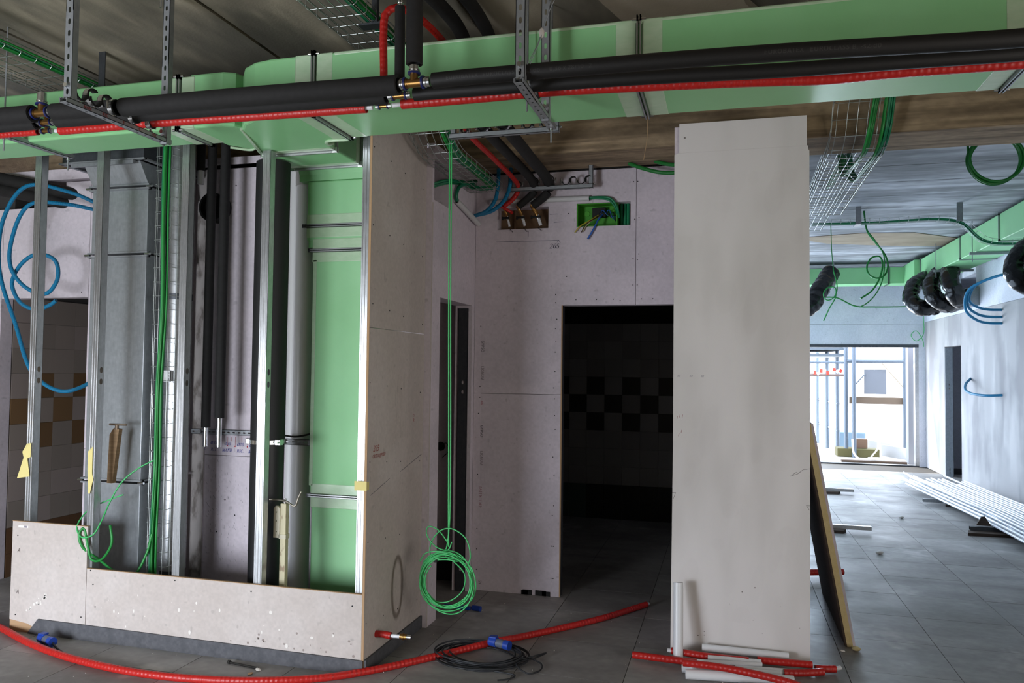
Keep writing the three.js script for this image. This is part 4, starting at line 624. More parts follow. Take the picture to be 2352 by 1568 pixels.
// pipe hangers: two slotted uprights and a cross channel with clamps
function hanger(label, xA, zN, zF, y, top, clamps, marks) {
  const t = thing('pipe_hanger', label, 'pipe hanger', [xA, y, zN], 'steel pipe hangers');
  const L = top - y;
  const u1 = channel(L, 0.038, 0.032, { pitch: 0.05, sw: 0.012, sl: 0.026 }); basis(u1, [xA, y, zN], [1, 0, 0], [0, 1, 0], [0, 0, 1]); const a = add(t, 'slotted_upright', u1, M.galvDull); add(a, 'bolt', bar([xA, y + 0.055, zN], [xA, y + 0.055, zN + 0.014], 0.010, 8), M.steel);
  const u2 = channel(L + 0.03, 0.038, 0.032, { pitch: 0.05, sw: 0.012, sl: 0.026 }); basis(u2, [xA + 0.002, y - 0.03, zF + 0.03], [1, 0, 0], [0, 1, 0], [0, 0, 1]); const b = add(t, 'slotted_upright', u2, M.galvDull); add(b, 'bolt', bar([xA, y + 0.03, zF + 0.03], [xA, y + 0.03, zF + 0.045], 0.010, 8), M.steel);
  const c = channel(zN - zF + 0.03, 0.038, 0.022, { pitch: 0.05, sw: 0.010, sl: 0.02, lip: 0.009 }); basis(c, [xA, y - 0.022, zN + 0.02], [1, 0, 0], [0, 0, -1], [0, -1, 0]); const cr = add(t, 'cross_channel', c, M.galvDull);
  add(t, 'foot_plate', box(xA - 0.03, xA + 0.03, top - 0.004, top, zF + 0.02, zF + 0.14), M.galvDull); add(t, 'top_bolt', bar([xA - 0.022, top - 0.1, zF + 0.045], [xA - 0.022, top - 0.03, zF + 0.045], 0.005, 8), M.steel);
  for (const [z, r, open] of clamps) clampAt(t, xA - 0.005, y + 0.045 + (r > 0.03 ? 0.004 : 0), z, r, y, open);
  for (const [s, z] of marks) { const m = new THREE.PlaneGeometry(0.05, 0.022); m.rotateZ(Math.PI / 2); basis(m, [xA + 0.0195, y - 0.011, z], [0, 1, 0], [0, 0, -1], [-1, 0, 0].map((v) => -v)); add(cr, 'ink_marking', m, std({ color: 0x7a2622, roughness: 0.9, transparent: true, alphaMap: canvasTex(64, 28, words(s, 'sans-serif', 'bold', 0.9)), side: THREE.DoubleSide })); }
}
hanger('left steel pipe hanger with two empty clamps, hung from the ceiling', -2.68, -2.63, -3.24, 2.752, 3.5, [[-2.70, 0.034, 1], [-2.78, 0.034, 1], [-2.9, 0.036, 0], [-3.02, 0.03, 0], [-3.13, 0.023, 0]], [['MAN', -2.72], ['RIC', -2.82], ['F', -2.93], ['C', -3.03], ['RIC', -3.13]]);
hanger('right steel pipe hanger in front of the wide green duct', -0.765, -2.85, -3.30, 2.745, 3.5, [[-2.9, 0.033, 0], [-3.02, 0.03, 0], [-3.13, 0.024, 0]], []);
{
  const t = thing('cable_tag', 'small pale oval tag on thin wires tied to the right pipe hanger', 'tag', [-0.74, 2.8, -2.86]);
  const g = new THREE.SphereGeometry(0.018, 14, 10); g.scale(0.6, 1.15, 0.3); g.translate(-0.685, 2.925, -2.87); add(t, 'tag_disc', g, flat(0xb9b2aa, 0.6));
  add(t, 'wire', sweep([[-0.735, 2.80, -2.85], [-0.70, 2.88, -2.865], [-0.68, 2.94, -2.87], [-0.65, 3.02, -2.87], [-0.63, 3.06, -2.87]], 0.0015, 20, 5), M.galvDull); add(t, 'wire', sweep([[-0.725, 2.80, -2.85], [-0.695, 2.88, -2.862], [-0.672, 2.96, -2.87], [-0.64, 3.1, -2.87]], 0.0015, 20, 5), M.galvDull);
}
// ================================================================== wire trays under the ceiling
{
  const a = thing('wire_cable_tray', 'wire mesh cable tray under the ceiling at upper left corner', 'cable tray', [-3.9, 3.30, -3.0], 'wire cable trays');
  wireTray(a, [[-3.88, 3.30, -1.6], [-3.88, 3.30, -3.2], [-3.88, 3.30, -4.2]], [1, 0, 0], 0.4, 0.055, 0.1, 6, 2);
  cables('green_cable_bundle', 'green cables lying in the upper left ceiling tray', [[-3.70, 3.325, -1.6], [-3.71, 3.325, -2.6], [-3.70, 3.325, -3.4], [-3.70, 3.325, -4.2]], 9, 0.028, 0.006, M.cables);
  for (const x of [-4.1]) single('tray_bracket', 'grey steel tray bracket hanging from ceiling above narrow duct', 'bracket', [box(-3.62, -3.575, 3.24, 3.5, -3.78, -3.775), box(-4.1, -3.575, 3.24, 3.265, -3.80, -3.775)], M.galvDark);
  const b = thing('wire_cable_tray', 'wire mesh cable tray under the ceiling above the rounded duct elbow', 'cable tray', [-1.77, 3.30, -3.2], 'wire cable trays');
  wireTray(b, [[-1.77, 3.30, -2.6], [-1.77, 3.30, -3.2], [-1.75, 3.29, -3.72], [-1.71, 3.21, -3.95], [-1.68, 3.07, -4.12], [-1.68, 2.97, -4.27], [-1.70, 2.93, -4.48], [-1.705, 2.925, -4.8], [-1.705, 2.925, -5.40]], [1, 0, 0], 0.26, 0.06, 0.1, 6, 2);
  cables('green_cable_bundle', 'green cables in the tray above the rounded elbow that dips into the niche', [[-1.67, 3.33, -2.6], [-1.67, 3.33, -3.3], [-1.66, 3.32, -3.74], [-1.62, 3.24, -3.99], [-1.595, 3.09, -4.16], [-1.595, 3.0, -4.31], [-1.61, 2.96, -4.5], [-1.615, 2.955, -4.85], [-1.62, 2.955, -5.15], [-1.64, 2.955, -5.38]], 12, 0.032, 0.0065, M.tealCable.concat(M.cables));
  cables('green_cable_bundle', 'dark green cables turning from the niche tray into the hole in wall', [[-1.66, 2.95, -5.38], [-1.73, 2.945, -5.34], [-1.785, 2.93, -5.1], [-1.83, 2.89, -4.9], [-1.95, 2.84, -4.84], [-2.2, 2.8, -4.83]], 8, 0.025, 0.006, M.tealCable);
  single('tray_bracket', 'small grey tray bracket on the ceiling behind green cables', 'bracket', [box(-1.66, -1.63, 3.30, 3.5, -3.42, -3.40), box(-1.72, -1.58, 3.285, 3.295, -3.44, -3.38)], M.galvDark);
  const c = thing('wire_cable_tray', 'wire mesh cable tray dipping under the concrete beam at right of pillar', 'cable tray', [0.79, 2.98, -5.2], 'wire cable trays');
  wireTray(c, [[0.80, 3.35, -4.6], [0.80, 3.33, -4.85], [0.79, 3.22, -4.99], [0.78, 3.07, -5.03], [0.77, 2.985, -5.15], [0.77, 2.975, -5.5], [0.78, 2.98, -6.2], [0.79, 2.98, -7.1]], [1, 0, 0], 0.33, 0.06, 0.1, 6, 2);
  wireTray(c, [[0.86, 3.28, -5.6], [0.88, 3.28, -7.0], [0.92, 3.28, -9.6]], [1, 0, 0], 0.3, 0.06, 0.1, 5, 2);
  cables('green_cable_bundle', 'green cables in the tray dipping under the beam, right of the pillar', [[0.93, 3.36, -4.6], [0.93, 3.34, -4.85], [0.925, 3.22, -4.965], [0.91, 3.08, -5.0], [0.90, 3.0, -5.13], [0.89, 2.99, -5.5], [0.88, 3.0, -5.9], [0.87, 3.1, -6.1], [0.88, 3.28, -6.3], [0.9, 3.31, -7.5]], 9, 0.03, 0.0075, M.tealCable.concat(M.cables));
  cables('green_cable_bundle', 'pair of green cables tied to left of main bundle in the right tray', [[0.86, 3.36, -4.6], [0.86, 3.34, -4.85], [0.85, 3.22, -4.965], [0.83, 3.08, -5.0], [0.82, 3.0, -5.13], [0.80, 2.99, -5.5], [0.80, 3.04, -5.9], [0.82, 3.26, -6.2]], 4, 0.018, 0.0075, M.cables);
}
single('thin_string', 'thin pale string hanging below the duct flange left of pillar', 'string', sweep([[-0.37, 2.86, -3.795], [-0.375, 2.76, -3.8], [-0.39, 2.66, -3.8]], 0.0012, 8, 5), M.boardEdge);

// ================================================================== niche: pipes, valves, junction box
function trapezeX(label, x0, x1, y, z, top, clamps) {
  const t = thing('pipe_rail', label, 'pipe rail', [(x0 + x1) / 2, y, z]);
  const c = channel(x1 - x0, 0.03, 0.028, { lip: 0.008 }); basis(c, [x0, y, z], [0, 0, 1], [1, 0, 0], [0, -1, 0]); add(t, 'cross_channel', c, M.galvDull);
  for (const x of [x0 + 0.015, x1 - 0.015]) { const u = channel(top - y, 0.03, 0.028, {}); basis(u, [x, y, z], [1, 0, 0], [0, 1, 0], [0, 0, 1]); const q = add(t, 'upright', u, M.galvDull); add(q, 'bolt', bar([x + 0.015, y + 0.03, z - 0.01], [x + 0.03, y + 0.03, z - 0.01], 0.007, 8), M.steel); }
  for (const [x, r, open] of clamps) clampAt(t, x, y + 0.03 + r, z - 0.01, r, y, open, 'z');
}
trapezeX('steel rail with pipe clamps hanging just behind the wide duct', -1.54, -0.90, 2.955, -4.2, 3.5, [[-1.455, 0.022, 0], [-1.345, 0.034, 0], [-1.225, 0.038, 0], [-1.08, 0.026, 1], [-0.975, 0.026, 1]]);
trapezeX('steel rail with pipe clamps on the niche back wall', -1.54, -0.915, 2.925, -5.44, 3.09, [[-1.46, 0.022, 0], [-1.345, 0.034, 0], [-1.235, 0.040, 0], [-1.11, 0.028, 1], [-1.0, 0.028, 1]]);
run('red_sleeved_pipe', 'red sleeved pipe running under the beam into niche, bending down to valves', [[-1.37, 3.14, -4.06], [-1.43, 3.04, -4.12], [-1.455, 3.015, -4.25], [-1.46, 3.0, -4.8], [-1.46, 2.985, -5.3], [-1.462, 2.965, -5.43], [-1.47, 2.93, -5.46], [-1.52, 2.87, -5.47], [-1.58, 2.83, -5.475]], 0.017, M.red, 70);
run('insulated_pipe', 'thinner black insulated pipe running under the beam into the niche', [[-1.36, 3.18, -4.1], [-1.345, 3.05, -4.14], [-1.345, 3.02, -4.25], [-1.345, 3.005, -4.8], [-1.345, 2.985, -5.40], [-1.345, 2.955, -5.47]], 0.031, M.foam, 50);
run('insulated_pipe', 'thicker black insulated pipe running under the beam into the niche', [[-1.225, 3.28, -4.12], [-1.225, 3.06, -4.15], [-1.225, 3.03, -4.25], [-1.23, 3.01, -4.8], [-1.235, 2.985, -5.42], [-1.235, 2.95, -5.49]], 0.037, M.foam, 50);
run('insulated_pipe', 'short thinner black insulated drop to the middle valve', [[-1.345, 2.93, -5.475], [-1.40, 2.885, -5.49], [-1.475, 2.83, -5.505]], 0.026, M.foam);
run('insulated_pipe', 'short thicker black insulated drop to the right valve', [[-1.245, 2.92, -5.475], [-1.29, 2.88, -5.485], [-1.365, 2.83, -5.50]], 0.031, M.foam);
{
  const r = thing('valve_recess', 'brown lined recess in niche wall holding three shut off valves', 'recess box', [-1.455, 2.67, -5.62]);
  const br = flat(0x7a6048, 0.9);
  add(r, 'back_panel', box(-1.655, -1.255, 2.665, 2.835, -5.665, -5.652), br); add(r, 'divider', box(-1.538, -1.53, 2.67, 2.83, -5.652, -5.62), br);
  const names = ['left small', 'middle', 'right larger'];
  [[-1.585, 0.8, 0], [-1.475, 1.0, 1], [-1.365, 1.25, 2]].forEach(([x, k, i]) => {
    const v = thing('shutoff_valve', names[i] + ' brass shut off valve with black handle in the recess', 'valve', [x, 2.68, -5.52]);
    add(v, 'elbow', [sweep([[x - 0.005, 2.845, -5.50], [x - 0.002, 2.815, -5.512], [x + 0.012 * k, 2.785, -5.525], [x + 0.02 * k, 2.762, -5.53]], 0.013 * k, 14, 12), bar([x - 0.01 * k, 2.84, -5.5], [x + 0.01 * k, 2.825, -5.505], 0.019 * k, 14)], M.brass);
    add(v, 'body', [bar([x + 0.02 * k, 2.765, -5.53], [x + 0.028 * k, 2.735, -5.535], 0.013 * k, 14)], M.steel);
    add(v, 'black_handle', [box(x - 0.016, x + 0.045 * k, 2.742, 2.757, -5.525, -5.505, 0.005), box(x - 0.02, x - 0.008, 2.735, 2.76, -5.525, -5.505, 0.004)], M.black);
    add(v, 'white_tail', bar([x + 0.027 * k, 2.738, -5.535], [x + 0.04 * k, 2.69, -5.54], 0.010 * k, 14), M.pvc);
    add(v, 'strap_end', bar([x + 0.03, 2.675, -5.535], [x + 0.06, 2.645, -5.53], 0.0022, 6), M.black);
  });
  single('red_pipe_end', 'short red sleeve end dropping into the left valve', 'pipe', sweep([[-1.60, 2.83, -5.48], [-1.55, 2.80, -5.5], [-1.53, 2.79, -5.53]], 0.012, 10, 10), M.red);
  const j = thing('junction_box', 'open bright green electrical junction box set in niche wall', 'junction box', [-0.9, 2.67, -5.60]);
  const gp = flat(0x3f9a1e, 0.5); 
  add(j, 'back', box(-1.048, -0.755, 2.672, 2.838, -5.655, -5.65), gp); add(j, 'side', [box(-1.048, -1.043, 2.672, 2.838, -5.65, -5.555)], gp); add(j, 'side', box(-0.76, -0.755, 2.672, 2.838, -5.65, -5.555), gp); add(j, 'side', box(-1.043, -0.76, 2.672, 2.677, -5.65, -5.555), gp); add(j, 'side', box(-1.043, -0.76, 2.833, 2.838, -5.65, -5.555), gp);
  for (const [x, y] of [[-0.99, 2.78], [-0.99, 2.71], [-0.8, 2.79]]) add(j, 'knockout', bar([x, y, -5.65], [x, y, -5.643], 0.02, 18), flat(0x4aa826, 0.5));
  add(j, 'terminal_block', box(-0.945, -0.845, 2.745, 2.815, -5.645, -5.60, 0.004), M.black);
  add(j, 'gap_back', box(-0.752, -0.66, 2.665, 2.845, -5.665, -5.655), br);
  for (const x of [-0.735, -0.71, -0.687]) add(j, 'green_conduit', bar([x, 2.6, -5.63], [x, 2.9, -5.63], 0.011, 12), M.tealCable[1]);
  const wire = (label, col, pts, r = 0.004) => single('loose_wire', label, 'wire', sweep(pts, r, 24, 6), flat(col, 0.5));
  wire('yellow and green loose wire hanging from the junction box', 0xb9a92c, [[-0.90, 2.76, -5.60], [-0.95, 2.715, -5.55], [-1.02, 2.67, -5.53], [-1.06, 2.625, -5.53]]);
  wire('brown loose wire hanging from the junction box', 0x4a3020, [[-0.89, 2.75, -5.60], [-0.93, 2.72, -5.55], [-0.98, 2.68, -5.53], [-1.01, 2.625, -5.53]]);
  wire('pale loose wire hanging between brown and blue ones', 0xb9b48c, [[-0.885, 2.75, -5.6], [-0.94, 2.71, -5.55], [-0.985, 2.66, -5.53], [-1.0, 2.63, -5.53]], 0.003);
  wire('thick blue loose wire hanging from the junction box', 0x2b62b8, [[-0.87, 2.76, -5.60], [-0.89, 2.72, -5.55], [-0.92, 2.65, -5.53], [-0.965, 2.575, -5.53]], 0.007);
  for (let i = 0; i < 7; i++) add(j, 'inner_wire', sweep([[-0.90 + 0.012 * i, 2.76, -5.61], [-0.88 + 0.015 * i, 2.78 + 0.012 * Math.sin(i * 2), -5.585], [-0.84 + 0.012 * i, 2.76 - 0.008 * i, -5.58], [-0.77, 2.75 - 0.008 * i, -5.60]], 0.003, 16, 5), [M.black, flat(0x2b62b8, 0.5), M.tealCable[0]][i % 3]);
  single('white_conduit', 'white conduit lying level on niche wall above the junction box', 'conduit', bar([-1.70, 2.875, -5.528], [-0.955, 2.872, -5.528], 0.0195, 18, 0.016), M.pvcGrey);
  single('white_conduit', 'white conduit slanting down the left niche wall into the corner', 'conduit', bar([-1.797, 2.79, -5.05], [-1.79, 2.715, -5.52], 0.02, 18, 0.016), M.pvcGrey);
  single('green_cable_tail', 'teal cable arching from white conduit into the junction box', 'cable', [sweep([[-0.99, 2.873, -5.528], [-0.90, 2.876, -5.525], [-0.80, 2.86, -5.52], [-0.755, 2.80, -5.53], [-0.745, 2.73, -5.57]], 0.008, 30, 8), sweep([[-0.99, 2.865, -5.53], [-0.9, 2.868, -5.535], [-0.81, 2.85, -5.535], [-0.765, 2.79, -5.54], [-0.755, 2.73, -5.58]], 0.007, 30, 8)], M.tealCable[1]);
  single('green_cable_tail', 'dark cable looping into the slanted white conduit', 'cable', sweep([[-1.74, 2.98, -5.3], [-1.77, 2.93, -5.15], [-1.79, 2.88, -5.06], [-1.797, 2.82, -5.04], [-1.797, 2.79, -5.06]], 0.014, 20, 8), M.tealCable[0]);
  for (const [l, dx] of [['left', 0], ['right', 0.09]]) single('blue_conduit', l + ' blue conduit bending from beam into the niche corner', 'conduit', sweep([[-1.60 + dx, 3.09, -5.40], [-1.605 + dx, 2.96, -5.40], [-1.63 + dx * 0.8, 2.86, -5.41], [-1.70 + dx * 0.5, 2.79, -5.43], [-1.80, 2.765, -5.46]], 0.014, 30, 10), M.blue);
  single('green_conduit', 'green hose arching from under the beam behind pillar, lower of two', 'conduit', sweep([[-0.66, 3.085, -5.45], [-0.55, 3.03, -5.40], [-0.42, 2.985, -5.36], [-0.28, 2.975, -5.33], [-0.1, 2.99, -5.3]], 0.014, 24, 8), M.cables[1]);
  single('green_conduit', 'green hose arching from under the beam behind pillar, upper of two', 'conduit', sweep([[-0.48, 3.09, -5.45], [-0.38, 3.05, -5.40], [-0.28, 3.03, -5.36], [-0.1, 3.03, -5.33]], 0.014, 20, 8), M.cables[1]);
}
{ // coil of green cable hanging from the niche tray
  const t = thing('hanging_cable_coil', 'light green thin cable hanging from tray with a coil near the floor', 'cable', [-1.56, 0.24, -4.3]);
  for (const dx of [-0.006, 0.006]) add(t, 'hanging_strand', sweep([[-1.585 + dx, 3.02, -4.36], [-1.58 + dx, 2.98, -4.315], [-1.572 + dx, 2.9, -4.30], [-1.565 + dx, 2.0, -4.3], [-1.553 + dx, 1.2, -4.3], [-1.55 + dx * 0.5, 0.72, -4.3], [-1.555 - dx, 0.6, -4.3]], 0.004, 50, 6), M.cableLight);
  for (let k = 0; k < 5; k++) { const pts = [], R = 0.155 + 0.012 * Math.sin(k * 2.1), cx = -1.555 + 0.008 * Math.sin(k * 1.7), cy = 0.405 + 0.014 * Math.cos(k * 2.3); for (let i = 0; i <= 40; i++) { const a = 2 * Math.PI * i / 40 + k, w = 1 + 0.035 * Math.sin(2 * a + k); pts.push([cx + R * w * Math.cos(a), cy + R * w * Math.sin(a), -4.3 + 0.012 * Math.sin(a * 3 + k) + 0.006 * k]); } add(t, 'coil_turn', sweep(pts, 0.004, 80, 6), M.cableLight); }
  for (let k = 0; k < 4; k++) { const pts = [], R = 0.165 - 0.03 * k / 4, cx = -1.555 + 0.005 * k, cy = 0.41 - 0.004 * k; for (let i = 0; i <= 30; i++) { const a = 0.9 + 4.4 * i / 30 + k * 0.5; pts.push([cx + R * Math.cos(a), cy + R * 0.97 * Math.sin(a), -4.29 + 0.006 * k]); } add(t, 'coil_turn', sweep(pts, 0.004, 60, 6), M.cableLight); }
  add(t, 'loose_loop', sweep([[-1.55, 0.62, -4.3], [-1.62, 0.70, -4.29], [-1.675, 0.71, -4.29], [-1.68, 0.67, -4.28], [-1.62, 0.60, -4.28], [-1.55, 0.585, -4.29], [-1.53, 0.63, -4.3]], 0.0038, 50, 6), M.cableLight);
  add(t, 'loose_loop', sweep([[-1.65, 0.50, -4.29], [-1.66, 0.60, -4.29], [-1.60, 0.69, -4.28], [-1.53, 0.71, -4.28], [-1.44, 0.66, -4.28], [-1.41, 0.56, -4.28], [-1.43, 0.50, -4.29]], 0.0038, 50, 6), M.cableLight);
  add(t, 'loose_loop', sweep([[-1.72, 0.51, -4.28], [-1.68, 0.56, -4.28], [-1.58, 0.575, -4.28], [-1.50, 0.56, -4.28], [-1.48, 0.53, -4.28], [-1.56, 0.53, -4.285], [-1.70, 0.51, -4.285]], 0.0038, 50, 6), M.cableLight);
  add(t, 'loose_loop', sweep([[-1.555, 0.62, -4.3], [-1.57, 0.55, -4.3], [-1.52, 0.52, -4.3], [-1.45, 0.45, -4.3], [-1.46, 0.36, -4.3], [-1.54, 0.29, -4.3], [-1.62, 0.28, -4.3], [-1.68, 0.33, -4.3]], 0.0038, 60, 6), M.cableLight);
  add(t, 'black_tie', box(-1.635, -1.612, 0.51, 0.535, -4.31, -4.275, 0.004), M.black);
}
// ================================================================== pillar
{
  const p = structure('pillar', 'tall pillar clad in grey white skimmed board'); p.userData.category = 'pillar';
  add(p, 'core', box(-0.26, 0.41, 0, 3.09, -5.5, -4.714), M.infill);
  add(p, 'front_board', plate([[-0.312, 0], [0.456, 0], [0.456, 2.90], [0.449, 2.91], [0.449, 2.93], [-0.28, 2.93], [-0.30, 2.92], [-0.302, 1.2]], 0.0125).translate(0, 0, -4.70), M.paste);
  add(p, 'upper_board', box(-0.272, 0.443, 2.9305, 3.105, -4.7125, -4.70), M.paste);
  add(p, 'side_board', box(0.41, 0.443, 0, 3.09, -5.5, -4.7125), M.lilac); add(p, 'side_board', box(-0.30, -0.26, 0, 3.09, -5.5, -4.7125), M.lilac);
  const dots = [[0.16, 0.405, 0.004], [0.09, 0.375, 0.004], [-0.30, 0.0, 0], [-0.13, 0.27, 0.0015], [-0.12, 0.13, 0.003], [-0.12, 0.11, 0.003], [-0.155, 0.105, 0.004], [0.3, 0.31, 0.0015], [0.02, 0.3, 0.0018], [0.15, 0.22, 0.0015], [0.4, 0.2, 0.002], [-0.24, 3.02, 0.006], [0.2, 0.15, 0.0015], [0.1, 0.6, 0.001]].filter((d) => d[2]);
  addStuff(p, 'dirt_fleck', dots.map(([x, y, r]) => { const g = new THREE.CircleGeometry(r, 9); g.translate(x, y, -4.6992); return wuv(g); }), flat(0x8a8480, 0.95));
  const ink = flat(0x6c6866, 0.95), L = (x0, y0, x1, y1) => add(p, 'ink_marking', bar([x0, y0, -4.6994], [x1, y1, -4.6994], 0.001, 5), ink);
  L(-0.305, 0.92, -0.285, 0.92); L(-0.285, 0.92, -0.30, 0.88); L(0.435, 0.885, 0.455, 0.885); L(0.437, 0.885, 0.452, 0.86); L(0.35, 1.045, 0.39, 1.06); L(0.39, 1.06, 0.42, 1.085); L(0.42, 1.085, 0.455, 1.092); L(0.36, 1.052, 0.385, 1.07);
  for (const [x, s] of [[-0.27, '53'], [-0.2, '53'], [-0.135, '62']]) print(p, 0.024, 0.018, [x, 1.605, -4.6988], 0, 0x9a96a0, words(s, 'serif', 'italic', 0.9), 64);
  const red = flat(0xb08a86, 0.95); for (const [x, y] of [[-0.28, 1.35], [-0.265, 1.36], [-0.25, 1.36], [-0.27, 1.25], [-0.255, 1.27]]) add(p, 'ink_marking', bar([x, y, -4.6994], [x + 0.004, y + 0.018, -4.6994], 0.0015, 5), red);
  const pr = (x, w, h) => { for (let i = 0; i < 70; i++) { x.globalAlpha = 0.008 + 0.012 * hash(i, 3, 15); const a = w * hash(i, 1, 19), b = h * hash(i, 7, 12); x.beginPath(); x.ellipse(a, b, w * (0.03 + 0.06 * hash(i, 4, 4)), h * (0.01 + 0.05 * hash(i, 4, 9)), 0.2, 0, 7); x.fill(); } };
  print(p, 0.7, 2.6, [0.07, 1.5, -4.6989], 0, 0x8f8274, pr, 256);
}
// pile of offcuts at the foot of the pillar
const RED = [['R1', 'red sleeve offcut pointing left from the pile by the pillar', [[-0.507, 0.03, -4.487], [-0.277, 0.03, -4.475], [-0.131, 0.03, -4.473]]], ['R2', 'red sleeve offcut behind the standing white tube', [[-0.296, 0.05, -4.56], [-0.095, 0.05, -4.53], [0.122, 0.05, -4.53]]], ['R3', 'long curved red sleeve offcut lying on top of pile', [[-0.219, 0.08, -4.313], [0.011, 0.08, -4.296], [0.334, 0.066, -4.217], [0.43, 0.05, -4.16]]], ['R4', 'red sleeve offcut in middle of the pile, right end', [[0.168, 0.05, -4.555], [0.30, 0.05, -4.56], [0.453, 0.05, -4.57]]], ['R5', 'red sleeve offcut on the floor right of white tubes', [[0.300, 0.022, -4.485], [0.4, 0.022, -4.51], [0.508, 0.022, -4.561]]], ['R6', 'red sleeve offcut with white tip at far right of pile', [[0.47, 0.022, -4.60], [0.53, 0.022, -4.61], [0.578, 0.022, -4.625]]]];
for (const [, label, pts] of RED) { const t = thing('red_sleeve_offcut', label, 'pipe offcut', pts[0], 'red offcuts at the pillar foot'); add(t, 'sleeve', sweep(pts, 0.019, 24, 14, true, 0.011), M.red); if (/white tip/.test(label)) add(t, 'white_tip', bar([0.57, 0.022, -4.622], [0.605, 0.024, -4.645], 0.011, 12), M.pex); if (/behind the standing/.test(label)) add(t, 'white_tip', bar([-0.318, 0.05, -4.563], [-0.29, 0.05, -4.559], 0.011, 12), M.pex); }
const WHITE = [['white tube offcut at the back of the pile, against the pillar', [-0.131, 0.06, -4.635], [0.337, 0.055, -4.645], 0.021], ['short white tube offcut lying under the rear tube', [-0.095, 0.055, -4.50], [0.187, 0.05, -4.53], 0.013], ['thin white tube offcut in the middle of the pile', [-0.152, 0.045, -4.45], [0.19, 0.05, -4.495], 0.011], ['white tube offcut in front of the standing tube', [-0.23, 0.022, -4.386], [0.278, 0.022, -4.445], 0.021], ['grey white tube offcut end showing between two tubes', [0.05, 0.02, -4.475], [0.321, 0.02, -4.50], 0.019], ['thickest white tube offcut with blue mark at the front', [-0.206, 0.026, -4.30], [0.343, 0.026, -4.37], 0.026], ['thin white tube offcut at the very front of pile', [0.02, 0.016, -4.235], [0.40, 0.016, -4.28], 0.0125], ['front most white tube offcut cut by the picture edge', [0.0, 0.016, -4.20], [0.39, 0.016, -4.24], 0.0125]];
for (const [label, a, b, r] of WHITE) single('white_tube_offcut', label, 'pipe offcut', bar(a, b, r, 24, r * 0.82), M.pvc, 'white offcuts at the pillar foot');
single('white_tube_offcut', 'white tube offcut standing upright against the left edge of pillar', 'pipe offcut', bar([-0.257, 0.0, -4.52], [-0.262, 0.425, -4.60], 0.0275, 28, 0.0235), M.pvc, 'white offcuts at the pillar foot');
{ // board leaning behind the pillar
  const t = thing('leaning_panel', 'foam backed plasterboard offcut leaning on the wall behind the pillar', 'insulation board', [0.66, 0, -5.6]);
  const layer = (a, b, name, m) => { const n = [0.985, 0.175], P = (s, y) => [0.70 - 0.232 * y / 1.3 + n[0] * s, y + n[1] * s * 0]; const p0 = P(a, 0), p1 = P(b, 0), q1 = P(b, 1.32), q0 = P(a, 1.32); const s = new THREE.Shape([p0, p1, q1, q0].map((p) => new THREE.Vector2(...p))); const g = new THREE.ExtrudeGeometry(s, { depth: 1.15, bevelEnabled: false }); g.translate(0, 0, -6.23); add(t, name, wuv(g), m); };
  layer(-0.012, 0, 'dark_face', M.darkWood); layer(0, 0.034, 'foam_core', M.pur); layer(0.034, 0.049, 'plasterboard_face', M.lilac);
}
